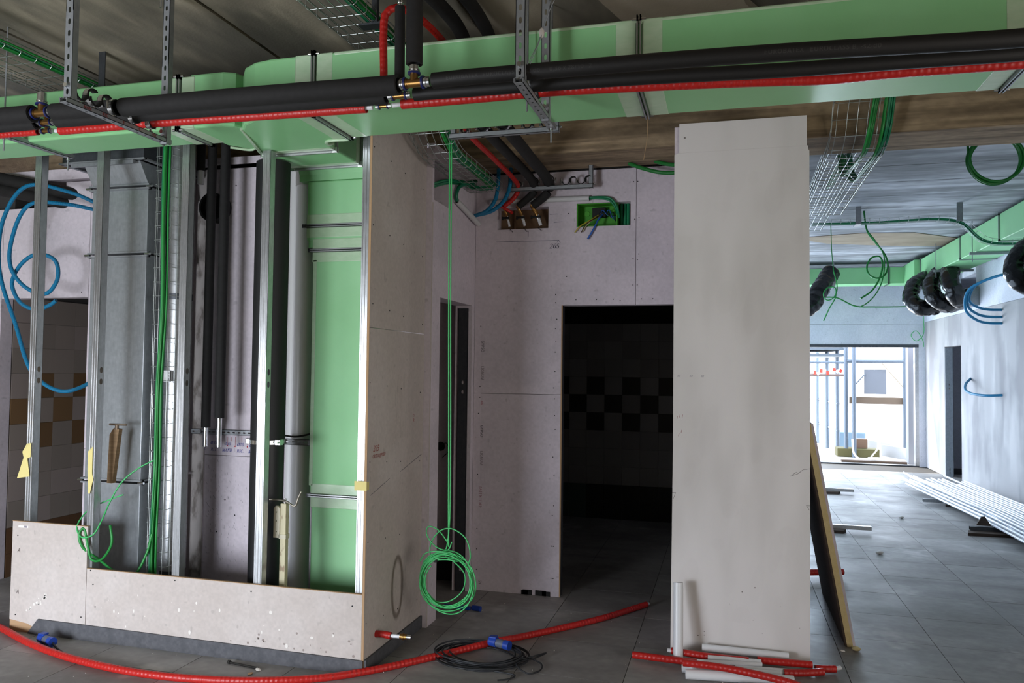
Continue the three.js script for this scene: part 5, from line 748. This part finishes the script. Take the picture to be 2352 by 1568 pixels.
// ================================================================== things on the floor
{
  const h = thing('red_hose', 'long red corrugated hose curving across the floor in front of the shaft', 'hose', [-2.3, 0, -3.6]);
  add(h, 'sleeve', sweep([[-5.083, 0.02, -4.14], [-4.283, 0.02, -3.83], [-3.896, 0.02, -3.672], [-3.557, 0.02, -3.568], [-3.236, 0.02, -3.508], [-2.91, 0.02, -3.483], [-2.586, 0.02, -3.51], [-2.3, 0.02, -3.58], [-2.031, 0.02, -3.70], [-1.82, 0.02, -3.875], [-1.56, 0.022, -4.167], [-1.3, 0.03, -4.47], [-1.183, 0.022, -4.615], [-0.783, 0.02, -5.101], [-0.53, 0.02, -5.5]], 0.0195, 220, 16), M.red); add(h, 'white_tip', bar([-0.535, 0.02, -5.49], [-0.515, 0.02, -5.525], 0.010, 12), M.pex);
  const c = thing('black_cable_coil', 'coil of dull black extension cable on the floor under the red hose', 'cable', [-1.32, 0, -4.26]);
  for (let k = 0; k < 9; k++) { const pts = [], R = 0.20 + 0.012 * (k % 5) - 0.02 * (k > 5), cx = -1.33 + 0.02 * Math.sin(k * 2.2), cz = -4.26 + 0.02 * Math.cos(k * 1.7); for (let i = 0; i <= 36; i++) { const a = 2 * Math.PI * i / 36, w = 1 + 0.05 * Math.sin(2 * a + k); pts.push([cx + R * 1.1 * w * Math.cos(a), 0.007 + 0.0045 * k + 0.003 * Math.sin(3 * a + k), cz + R * 0.85 * w * Math.sin(a)]); } add(c, 'coil_turn', sweep(pts, 0.0048, 90, 6), M.blackCable); }
  add(c, 'loose_end', sweep([[-1.12, 0.03, -4.2], [-1.02, 0.03, -4.32], [-0.985, 0.02, -4.4], [-1.03, 0.02, -4.30], [-1.1, 0.03, -4.16], [-1.02, 0.01, -4.10], [-0.97, 0.01, -4.15], [-0.98, 0.01, -4.25], [-1.06, 0.02, -4.3]], 0.0045, 60, 6), M.blackCable); add(c, 'loose_end', sweep([[-1.2, 0.01, -4.08], [-1.08, 0.008, -4.06], [-1.1, 0.008, -4.0], [-1.15, 0.008, -3.97]], 0.0045, 24, 6), M.blackCable);
  const plug = (label, a, b, seed2) => { const t = thing('power_plug', label, 'plug', a.map((v, i) => i === 1 ? 0 : v)); const A = V(...a), B = V(...b), D = B.clone().sub(A).normalize(), P = (s) => A.clone().addScaledVector(D, s).toArray(); add(t, 'blue_collar', bar(P(0), P(0.05), 0.027, 20), M.cobalt); add(t, 'grey_body', bar(P(0.05), P(0.10), 0.0235, 20), M.greyPlug); add(t, 'blue_cap', bar(P(0.10), P(0.135), 0.026, 20), M.cobalt); add(t, 'hinged_lid', box(P(0.02)[0] - 0.02, P(0.02)[0] + 0.025, a[1] + 0.02, a[1] + 0.032, P(0.02)[2] - 0.02, P(0.02)[2] + 0.02, 0.005), M.cobalt); return t; };
  plug('blue and grey industrial plug beside the red hose at left', [-3.87, 0.03, -3.735], [-3.73, 0.03, -3.69]);
  plug('blue and grey industrial plug lying on the black cable coil', [-1.31, 0.068, -4.36], [-1.16, 0.065, -4.31]);
  single('black_cable', 'black cable trailing from left plug behind the red hose', 'cable', sweep([[-3.75, 0.025, -3.697], [-3.68, 0.015, -3.66], [-3.58, 0.006, -3.62], [-3.45, 0.006, -3.585], [-3.2, 0.006, -3.56], [-2.9, 0.006, -3.54], [-2.6, 0.006, -3.56], [-2.4, 0.006, -3.60]], 0.006, 50, 7), M.blackCable);
  single('steel_rod', 'short dark threaded rod lying against the skirting', 'rod', [bar([-2.63, 0.009, -3.775], [-2.43, 0.007, -3.752], 0.006, 8), bar([-2.635, 0.011, -3.776], [-2.62, 0.011, -3.774], 0.010, 8)], flat(0x2a2825, 0.6, 0.4));
  single('blue_tool', 'blue handled valve lever on the floor behind the hanging coil', 'tool', [box(-1.86, -1.66, 0.005, 0.025, -5.09, -5.05, 0.008), bar([-1.65, 0.02, -5.07], [-1.59, 0.02, -5.06], 0.018, 12)], M.cobalt);
  const chip = (label, x, z, s, m) => { const g = new THREE.IcosahedronGeometry(s, 1); g.scale(1.3, 0.45, 0.9); g.rotateZ(rr(-0.3, 0.3)); g.rotateY(rr(0, 3)); g.computeBoundingBox(); g.translate(x, -g.boundingBox.min.y + 0.0005, z); single('debris_chip', label, 'debris', wuv(g), m, 'debris on the floor'); };
  chip('crumpled white paper lump on the hall floor', 1.34, -7.74, 0.03, M.gypsum); chip('flat white scrap further along the hall floor', 1.906, -9.70, 0.03, M.gypsum); chip('white plaster chip near the corner of shaft', -2.12, -3.70, 0.008, M.gypsum); chip('small brown chip near the red hose', -2.43, -3.68, 0.012, M.boardEdge); chip('white chip beside dark steel rod', -2.42, -3.735, 0.014, M.gypsum); chip('white crumb by the foam panel foot', 0.66, -4.98, 0.012, M.gypsum); chip('foam crumb broken from the leaning panel', 0.74, -5.02, 0.028, M.pur);
  const lit = []; for (let i = 0; i < 120; i++) { const x = rr(-4.2, 0.4), z = rr(-5.4, -3.3); if (x < -1.8 && z < -3.82) continue; const g = new THREE.TetrahedronGeometry(rr(0.0015, 0.005)); g.translate(x, 0.0025, z); lit.push(wuv(g)); }
  const gr = single('floor_litter', 'tiny plaster crumbs scattered on the floor', 'litter', lit, M.gypsum); gr.userData.kind = 'stuff';
}

// ================================================================== the hall on the right
{
  const d = thing('hall_air_duct', 'mint green air duct along the right side of hall ceiling and across its far end', 'air duct', [2.95, 3.12, -10]);
  const zs = [-5.58, -8.2, -9.75, -11.25, -13.4];
  for (let i = 0; i + 1 < zs.length; i++) add(d, 'straight_section', box(2.93, 3.34, 3.12, 3.42, zs[i] - 0.012, zs[i + 1] + 0.012, 0.012), M.green);
  add(d, 'corner_section', box(2.84, 3.34, 3.12, 3.42, -14.5, -13.415, 0.012), M.green); add(d, 'cross_section', box(0.44, 2.6, 3.12, 3.40, -14.5, -14.12, 0.012), M.green); add(d, 'cross_section', box(2.62, 2.86, 3.12, 3.40, -14.5, -14.12, 0.012), M.green);
  for (const z of zs.slice(1)) add(d, 'flange', [frameZ(z, 2.93, 3.34, 3.12, 3.42, 0.014, 0.006)].flat(), M2.alu);
  add(d, 'flange', frameX(2.61, 3.12, 3.4, -14.12, -14.5, 0.014, 0.006), M2.alu);
  for (const [z, l] of [[-10.6, 'nearer'], [-12.3, 'farther']]) { const t = thing('duct_support', l + ' steel rail with threaded rods under the hall duct', 'support rail', [3.1, 3.09, z]); add(t, 'rail', box(2.86, 3.365, 3.085, 3.115, z - 0.02, z + 0.02), M.galvDull); add(t, 'threaded_rod', bar([2.89, 3.0, z], [2.89, 3.5, z], 0.006, 7), M.galvDull); }
  const s = thing('duct_support', 'slim threaded rod hanger at the far cross duct', 'support rail', [1.75, 3.06, -14.1]); add(s, 'threaded_rod', bar([1.75, 3.05, -14.09], [1.75, 3.5, -14.09], 0.007, 7), M.galvDull); add(s, 'rail', box(1.73, 1.77, 3.085, 3.115, -14.5, -14.06), M.galvDull);
  const t = thing('wire_cable_tray', 'slim wire mesh tray crossing the hall ceiling and stepping under duct', 'cable tray', [1.7, 3.3, -9.5], 'wire cable trays');
  wireTray(t, [[0.95, 3.32, -9.5], [1.6, 3.315, -9.5], [2.32, 3.31, -9.5], [2.50, 3.25, -9.5], [2.68, 3.08, -9.5], [2.80, 3.045, -9.5], [3.36, 3.04, -9.5]], [0, 0, 1], 0.14, 0.05, 0.1, 4, 1, 0.002);
  cables('green_cable_bundle', 'green cable bundle in the slim tray crossing the hall', [[0.95, 3.325, -9.46], [1.6, 3.32, -9.46], [2.3, 3.33, -9.46], [2.48, 3.28, -9.45], [2.66, 3.10, -9.45], [2.8, 3.05, -9.45], [3.35, 3.045, -9.46]], 5, 0.014, 0.008, M.tealCable);
  for (const [x, l] of [[1.43, 'left'], [2.45, 'right']]) single('tray_bracket', l + ' steel bracket holding the slim hall tray to ceiling', 'bracket', [box(x - 0.03, x + 0.03, 3.31, 3.5, -9.42, -9.415), box(x - 0.03, x + 0.03, 3.30, 3.31, -9.58, -9.415)], M.galvDull);
  cables('green_cable_bundle', 'thin green cables running along the far wall under cross duct', [[0.5, 2.98, -14.95], [1.6, 2.98, -14.95], [1.9, 2.97, -14.95], [2.2, 2.82, -14.95], [2.5, 2.80, -14.95], [3.3, 2.80, -14.95]], 3, 0.012, 0.008, M.cables);
  single('hanging_cable', 'thin green cable dropping down the far right corner of hall', 'cable', sweep([[3.3, 2.80, -14.95], [3.32, 2.6, -15.0], [3.31, 2.3, -15.0], [3.2, 2.2, -15.0], [3.12, 2.3, -15.0], [3.2, 2.38, -15.0], [3.31, 2.2, -15.0], [3.33, 2.1, -15.05]], 0.006, 50, 6), M.cableLight);
}
// black foil flexible ducts
function flexDuct(label, pts, r) {
  const c = new THREE.CatmullRomCurve3(pts.map((p) => V(...p))), g = new THREE.TubeGeometry(c, 90, r, 22, false), p = g.attributes.position, n = g.attributes.normal;
  for (let i = 0; i < p.count; i++) { const ring = Math.floor(i / 23), col = i % 23 % 22, w = 0.0025 * Math.sin(ring * 0.9) + 0.05 * (fbm(ring / 91, col / 22, 14, 6, 301, 4) - 0.5); p.setXYZ(i, p.getX(i) + n.getX(i) * w, p.getY(i) + n.getY(i) * w, p.getZ(i) + n.getZ(i) * w); }
  g.computeVertexNormals(); const L = c.getLength(), uv = g.attributes.uv; for (let i = 0; i < uv.count; i++) uv.setXY(i, uv.getX(i) * L, uv.getY(i) * 6.28 * r);
  const caps = [0, 1].map((e) => { const d = new THREE.CircleGeometry(r, 22); d.applyQuaternion(new THREE.Quaternion().setFromUnitVectors(V(0, 0, 1), c.getTangentAt(e).multiplyScalar(e ? 1 : -1))); const q = c.getPointAt(e); d.translate(q.x, q.y, q.z); return d; });
  return single('flexible_duct', label, 'flexible duct', [g, ...caps], M.flex, 'black flexible ducts in the hall');
}
flexDuct('left crumpled black flexible duct of the far cluster below hall duct', [[2.98, 3.1, -13.1], [2.72, 2.95, -12.9], [2.66, 2.72, -12.7], [2.76, 2.6, -12.6], [2.95, 2.62, -12.7], [3.1, 2.68, -12.9]], 0.115);
flexDuct('middle crumpled black flexible duct of the far cluster below hall duct', [[3.0, 3.1, -12.6], [2.86, 2.92, -12.4], [2.85, 2.72, -12.25], [3.0, 2.62, -12.3], [3.2, 2.66, -12.6]], 0.115);
flexDuct('right crumpled black flexible duct joining the grey wall collar', [[3.05, 3.1, -12.2], [2.98, 2.95, -11.95], [3.02, 2.74, -11.9], [3.12, 2.66, -12.05], [3.2, 2.68, -12.4]], 0.115);
flexDuct('left glossy black flexible duct at the right picture edge', [[3.08, 3.0, -8.95], [2.86, 2.86, -8.8], [2.74, 2.68, -8.7], [2.80, 2.53, -8.6], [2.95, 2.52, -8.7], [3.22, 2.6, -9.1]], 0.105);
flexDuct('right glossy black flexible duct cut by the right picture edge', [[3.12, 3.0, -8.5], [2.98, 2.86, -8.4], [2.90, 2.70, -8.3], [2.93, 2.56, -8.25], [3.04, 2.54, -8.3], [3.22, 2.62, -8.6]], 0.105);
flexDuct('single black flexible duct hanging at left, beside the pillar edge', [[1.36, 2.98, -11.2], [1.28, 2.86, -11.1], [1.16, 2.66, -10.9], [1.06, 2.5, -10.8], [0.9, 2.44, -10.7], [0.55, 2.5, -10.6], [0.43, 2.55, -10.6]], 0.115);
{
  for (const [z, l] of [[-12.86, 'grey duct collar on the right wall beside flexible ducts'], [-12.3, 'open grey wall box on the right wall, nearer one']]) { const t = thing('wall_collar', l, 'wall box', [3.3, 2.58, z]); const w = 0.25, x0 = 3.22, x1 = 3.368; add(t, 'side', box(x0, x1, 2.58, 2.59, z - w, z + w), M.galvDull); add(t, 'side', box(x0, x1, 2.82, 2.83, z - w, z + w), M.galvDull); add(t, 'side', box(x0, x1, 2.59, 2.82, z - w, z - w + 0.01), M.galvDull); add(t, 'side', box(x0, x1, 2.59, 2.82, z + w - 0.01, z + w), M.galvDull); add(t, 'back', box(x1 - 0.006, x1, 2.59, 2.82, z - w + 0.01, z + w - 0.01), flat(0xb9c2c4, 0.5)); }
  // blue conduits coming out of the right wall
  [[2.45, 0], [2.36, 1], [2.28, 2]].forEach(([y, k]) => single('blue_conduit', ['upper', 'middle', 'lowest'][k] + ' of three blue conduits curving into the right wall', 'conduit', sweep([[3.3, 2.83, -10.3], [3.1, 2.80, -10.45], [2.93 - 0.03 * k, 2.70 - 0.02 * k, -10.7], [2.92 - 0.02 * k, 2.55 - 0.06 * k, -10.85], [3.05, y + 0.03, -11.0], [3.2, y + 0.002, -11.1], [3.375, y, -11.15]], 0.0165, 46, 10), M.blue));
  single('blue_conduit', 'single blue conduit curving out of the right wall lower down', 'conduit', sweep([[3.375, 1.57, -12.5], [3.26, 1.5, -12.3], [3.15, 1.41, -11.9], [3.14, 1.37, -11.5], [3.22, 1.36, -11.25], [3.375, 1.37, -11.17]], 0.0165, 40, 10), M.blue);
  // green coils and loops
  const ringPts = (cx, cy, z, R, turns, j, ez = 0) => { const o = []; for (let i = 0; i <= turns * 26; i++) { const a = Math.PI / 2 + 2 * Math.PI * i / 26, r = R * (1 + j * Math.sin(i * 0.37)); o.push([cx + r * Math.cos(a), cy + r * Math.sin(a), z + ez * i / 26]); } return o; };
  single('green_hose_coil', 'thick coil of green hose hanging below beam at upper right', 'hose coil', [sweep(ringPts(1.86, 3.175, -6.3, 0.168, 5, 0.05, 0.014), 0.0095, 320, 8), sweep([[1.70, 3.20, -6.28], [1.69, 3.27, -6.28], [1.69, 3.49, -6.28]], 0.009, 12, 8), sweep([[2.03, 3.26, -6.3], [2.08, 3.24, -6.3], [2.2, 3.18, -6.35], [2.6, 3.2, -6.5], [3.0, 3.43, -6.6]], 0.007, 24, 6)], M.cables[1]);
  single('green_cable_loop', 'green cables hanging from hall ceiling in a round loop', 'cable loop', [sweep([[1.53, 3.5, -9.7], [1.54, 3.22, -9.5], [1.62, 3.10, -9.5], [1.72, 2.95, -9.5], [1.745, 2.82, -9.5], [1.70, 2.72, -9.5], [1.62, 2.70, -9.5], [1.545, 2.75, -9.5], [1.53, 2.84, -9.5], [1.58, 2.93, -9.5], [1.66, 2.94, -9.5], [1.69, 2.86, -9.5], [1.66, 2.70, -9.5], [1.58, 2.56, -9.5], [1.46, 2.47, -9.5]], 0.010, 140, 7), sweep([[1.54, 3.22, -9.48], [1.63, 3.09, -9.48], [1.70, 2.95, -9.48], [1.69, 2.70, -9.48], [1.64, 2.56, -9.48], [1.57, 2.46, -9.48], [1.50, 2.40, -9.48], [1.46, 2.38, -9.48]], 0.007, 70, 6)], M.cables[0]);
  single('green_cable_loop', 'small green cable loop hanging beside the pillar edge', 'cable loop', [sweep([[1.18, 2.78, -9.5], [1.21, 2.66, -9.5], [1.21, 2.55, -9.5], [1.16, 2.47, -9.5], [1.10, 2.46, -9.5], [1.07, 2.53, -9.5], [1.12, 2.6, -9.5], [1.19, 2.6, -9.5], [1.2, 2.5, -9.5], [1.13, 2.36, -9.5], [1.07, 2.22, -9.5]], 0.007, 90, 6), sweep([[1.18, 2.78, -9.5], [1.16, 3.0, -9.5], [1.15, 3.31, -9.5]], 0.005, 14, 6)], M.cables[2]);
}
// ------------------------------------------------------------------ hall floor
{
  const prof = (label, x0, x1, z, m, h = 0.04) => { const t = thing('steel_profile', label, 'profile', [(x0 + x1) / 2, 0, z], 'steel profiles on the hall floor'); const g = channel(x1 - x0, 0.05, h, {}); basis(g, [x0, h + 0.03, z], [0, 0, 1], [1, 0, 0], [0, 1, 0]); add(t, 'channel', g, m); return t; };
  const bed = (label, x0, x1, z, kx) => single('wood_offcut', label, 'wood offcut', prism([[x0, z + 0.09], [x1, z + 0.07], [x1 + 0.04, z - 0.02], [x1 - 0.1, z - 0.08], [x0 + 0.05, z - 0.07]], 0.0, 0.03), M.darkWood);
  prof('steel profile lying across dark scrap, far left in hall', 1.0, 1.66, -11.4, M.galv); bed('dark scrap under the far left profile', 1.05, 1.45, -11.38);
  prof('shiny steel profile lying nearest, right of the leaning panel', 0.78, 1.43, -8.7, M.galv); bed('dark scrap under the shiny nearest profile', 0.85, 1.15, -8.66);
  prof('grey steel profile under far ends of white tubes', 2.38, 3.1, -10.85, M.galvDull); bed('dark wood scrap under the grey profile and tubes', 2.6, 3.05, -10.8);
  prof('dull steel profile under the middle of white tubes', 2.42, 3.1, -9.05, M.galvDark); bed('dark wood scrap under the dull profile', 2.36, 3.0, -8.98);
  single('wood_offcut', 'small triangular dark wood piece standing by the white tubes', 'wood offcut', plate([[2.50, 0.07], [2.64, 0.07], [2.58, 0.165], [2.55, 0.16]], 0.02).translate(0, 0, -9.12), M.darkWood);
  const tubeM = [M.pvc, flat(0xeef1f6, 0.25), flat(0xd2d8e0, 0.3)];
  const spots = [];
  for (let k = 0; k < 44; k++) {
    const l = k % 4, i = Math.floor(k / 4), y = 0.086 + 0.032 * l, far = i < 2 ? rr(-12.6, -11.9) : rr(-12.3, -10.95), j = () => rr(-0.007, 0.007), xf = 2.44 + 0.062 * i + 0.013 * l, xn = xf + 0.30 - 0.014 * i;
    spots.push([[xf + j(), y + 0.004 * l, far], [xf + (xn - xf) * 0.35 + j(), y, -10.7], [xf + (xn - xf) * 0.7 + j(), y + 0.002, -9.1], [xn + j(), y - 0.04, -7.4], [xn + j(), y - 0.066, -6.8]]);
  }
  const lab = ['thin white conduit tube with its tip leftmost in the floor pile', 'white conduit tube lying in the pile along the right wall'];
  spots.forEach((p, k) => single('conduit_tube', k === 0 ? lab[0] : lab[1], 'conduit tube', sweep(p, 0.0145, 16, 8, true), tubeM[k % 3], 'white conduit tubes on the hall floor'));
  single('conduit_tube', 'bent white conduit tube curving out in front of pile', 'conduit tube', sweep([[2.62, 0.20, -9.75], [2.66, 0.19, -9.4], [2.70, 0.14, -8.9], [2.72, 0.07, -8.3], [2.70, 0.03, -7.8], [2.66, 0.02, -7.3]], 0.0135, 30, 10), tubeM[0], 'white conduit tubes on the hall floor');
  single('conduit_tube', 'grey conduit tube crossing under the bent one', 'conduit tube', sweep([[2.74, 0.13, -9.6], [2.76, 0.10, -9.0], [2.74, 0.06, -8.5], [2.66, 0.03, -7.9]], 0.012, 20, 10), flat(0xaab2bc, 0.4), 'white conduit tubes on the hall floor');
  single('wire_curl', 'thin wire curl lying against right wall behind white tubes', 'wire', sweep([[3.30, 0.02, -12.8], [3.33, 0.10, -12.4], [3.33, 0.08, -12.0], [3.32, 0.02, -11.6]], 0.004, 24, 6), M.galvDull);
  single('red_object', 'small red plastic end showing behind the leaning panel', 'offcut', bar([0.52, 0.05, -6.6], [0.9, 0.05, -6.75], 0.025, 12), M.red);
}
// ================================================================== outside the far door
{
  const g = structure('ground', 'pale dusty concrete ground outside the far door'); add(g, 'slab', box(-14, 20, -0.12, -0.01, -60, -15.24), flat(0xcfcac2, 0.95));
  const rw = structure('wall_outside', 'stained concrete wall end outside the far door on the right'); add(rw, 'wall_body', box(3.185, 3.9, -0.05, 3.3, -15.75, -15.55), flat(0x8f9196, 0.9));
  const pole = flat(0x66717c, 0.5, 0.3), t = thing('scaffold_tower', 'grey steel scaffold frame straight outside the far door', 'scaffold', [2.8, -0.01, -16.5]);
  for (const x of [2.265, 2.40, 3.32]) add(t, 'post', bar([x, -0.01, x === 2.4 ? -16.42 : -16.5], [x, 3.1, x === 2.4 ? -16.42 : -16.5], 0.04, 14), pole);
  add(t, 'transom', bar([2.27, 1.86, -16.5], [3.32, 1.86, -16.5], 0.038, 12), pole); add(t, 'brace', bar([2.9, 1.84, -16.5], [3.30, 1.35, -16.5], 0.012, 8), flat(0xa89c88, 0.6)); add(t, 'brace', bar([2.42, 1.38, -16.5], [2.62, 1.62, -16.5], 0.012, 8), pole);
  add(t, 'guard_plank', box(2.33, 3.4, 1.03, 1.16, -16.56, -16.52), flat(0x6e5f50, 0.9));
  single('notice_board', 'blank white panel coloured grey as if in shade, hung on the scaffold', 'panel', box(2.60, 3.0, 1.22, 1.70, -16.56, -16.54), flat(0x73787f, 0.6));  // white panel, its backlit shade put into the grey colour
  const s = thing('scaffold_walkway', 'scaffold walkway with rails and platform left of the frame', 'scaffold', [1.8, -0.01, -18]);
  for (const [x, z] of [[2.2, -17.2], [2.12, -18.2], [2.05, -19.4], [2.0, -20.8], [1.95, -22.4]]) add(s, 'post', bar([x, -0.01, z], [x, 2.3, z], 0.042, 12), pole);
  for (const y of [0.45, 1.0]) add(s, 'rail', bar([2.2, y, -17.1], [1.9, y, -23], 0.025, 10), pole);
  for (const y of [1.95, 2.08]) add(s, 'platform', box(0.6, 2.25, y, y + 0.06, -18.4, -16.6), flat(0x59636a, 0.6)); add(s, 'ledger', bar([0.6, 1.83, -16.6], [2.25, 1.83, -16.6], 0.025, 10), pole); add(s, 'ledger', bar([0.6, 1.58, -16.6], [2.3, 1.58, -16.6], 0.028, 10), flat(0x7a6a64, 0.5));
  const tape = []; for (let i = 0; i < 14; i++) { const x = 1.4 + 0.06 * i; const q = box(-0.028, 0.028, -0.035, 0.035, -0.001, 0.001); q.rotateZ(rr(-0.9, 0.9)); q.rotateY(rr(-0.7, 0.7)); q.translate(x, 1.6 + 0.03 * Math.sin(i * 1.9) + 0.006 * i, -16.56); tape.push([q, i % 2]); }
  const tp = thing('barrier_tape', 'crumpled red and white barrier tape tied along the scaffold rail', 'tape', [1.8, 1.55, -16.56]); tape.forEach(([q, r]) => add(tp, r ? 'red_stretch' : 'white_stretch', q, r ? flat(0xd84838, 0.6) : flat(0xf2efec, 0.6)));
  single('cardboard_box', 'brown cardboard box on the insulation pack outside', 'box', box(2.40, 2.66, 0.16, 0.34, -16.75, -16.55, 0.004), flat(0x7d6350, 0.85)); single('insulation_pack', 'olive yellow insulation pack on the ground outside', 'pack', box(2.10, 2.86, -0.01, 0.155, -16.85, -16.45, 0.015), flat(0x5d5836, 0.9)); single('wooden_tub', 'pale blue tub with wooden rim behind insulation pack', 'tub', [box(2.26, 2.78, -0.01, 0.40, -18.1, -17.5, 0.03)], flat(0x6f8696, 0.7));
  for (const [l, x0, z0, x1, z1] of [['near', 3.0, -17.0, 3.35, -16.2], ['far', 2.8, -18.4, 3.2, -17.2]]) { const dx = x1 - x0, dz = z1 - z0, L = Math.hypot(dx, dz), q = box(-L / 2, L / 2, 0, 0.22, -0.02, 0.02); q.rotateY(-Math.atan2(dz, dx)); q.translate((x0 + x1) / 2, -0.01, (z0 + z1) / 2); single('edge_board', l + ' pale edge board standing on the ground outside', 'board', q, flat(0xa8a8a8, 0.8)); }
  single('steel_profile', 'stack of grey profiles outside behind the edge boards', 'profile', [box(3.0, 3.6, 0.0, 0.28, -19.3, -19.0)], M.galvDull);
  single('outdoor_hose', 'white hoses tangled on the ground outside the door', 'hose', [sweep([[2.35, 0.35, -16.3], [2.36, 0.1, -16.2], [2.45, 0.0, -16.1], [2.7, 0.01, -16.0], [2.95, 0.01, -16.1], [2.8, 0.01, -16.25], [2.6, 0.02, -16.1], [2.9, 0.02, -15.95]], 0.018, 70, 8), sweep([[2.82, 0.4, -16.4], [2.80, 0.2, -16.3], [2.65, 0.02, -16.1], [2.8, 0.02, -15.9], [3.0, 0.02, -16.0]], 0.014, 40, 8)], flat(0xe6e6e4, 0.5));
  single('timber_batten', 'thin wooden batten lying along the door sill outside', 'batten', box(2.05, 3.15, -0.01, 0.03, -15.62, -15.5), M.darkWood);
  const far = structure('wall_far_building', 'pale sunlit building far outside'); add(far, 'wall_body', box(-6, 14, -0.1, 1.6, -46, -45), flat(0xd8d4cc, 0.95));
}

scene.traverse((o) => { if (o.isMesh) { o.castShadow = true; o.receiveShadow = true; } });
renderer.render(scene, camera);
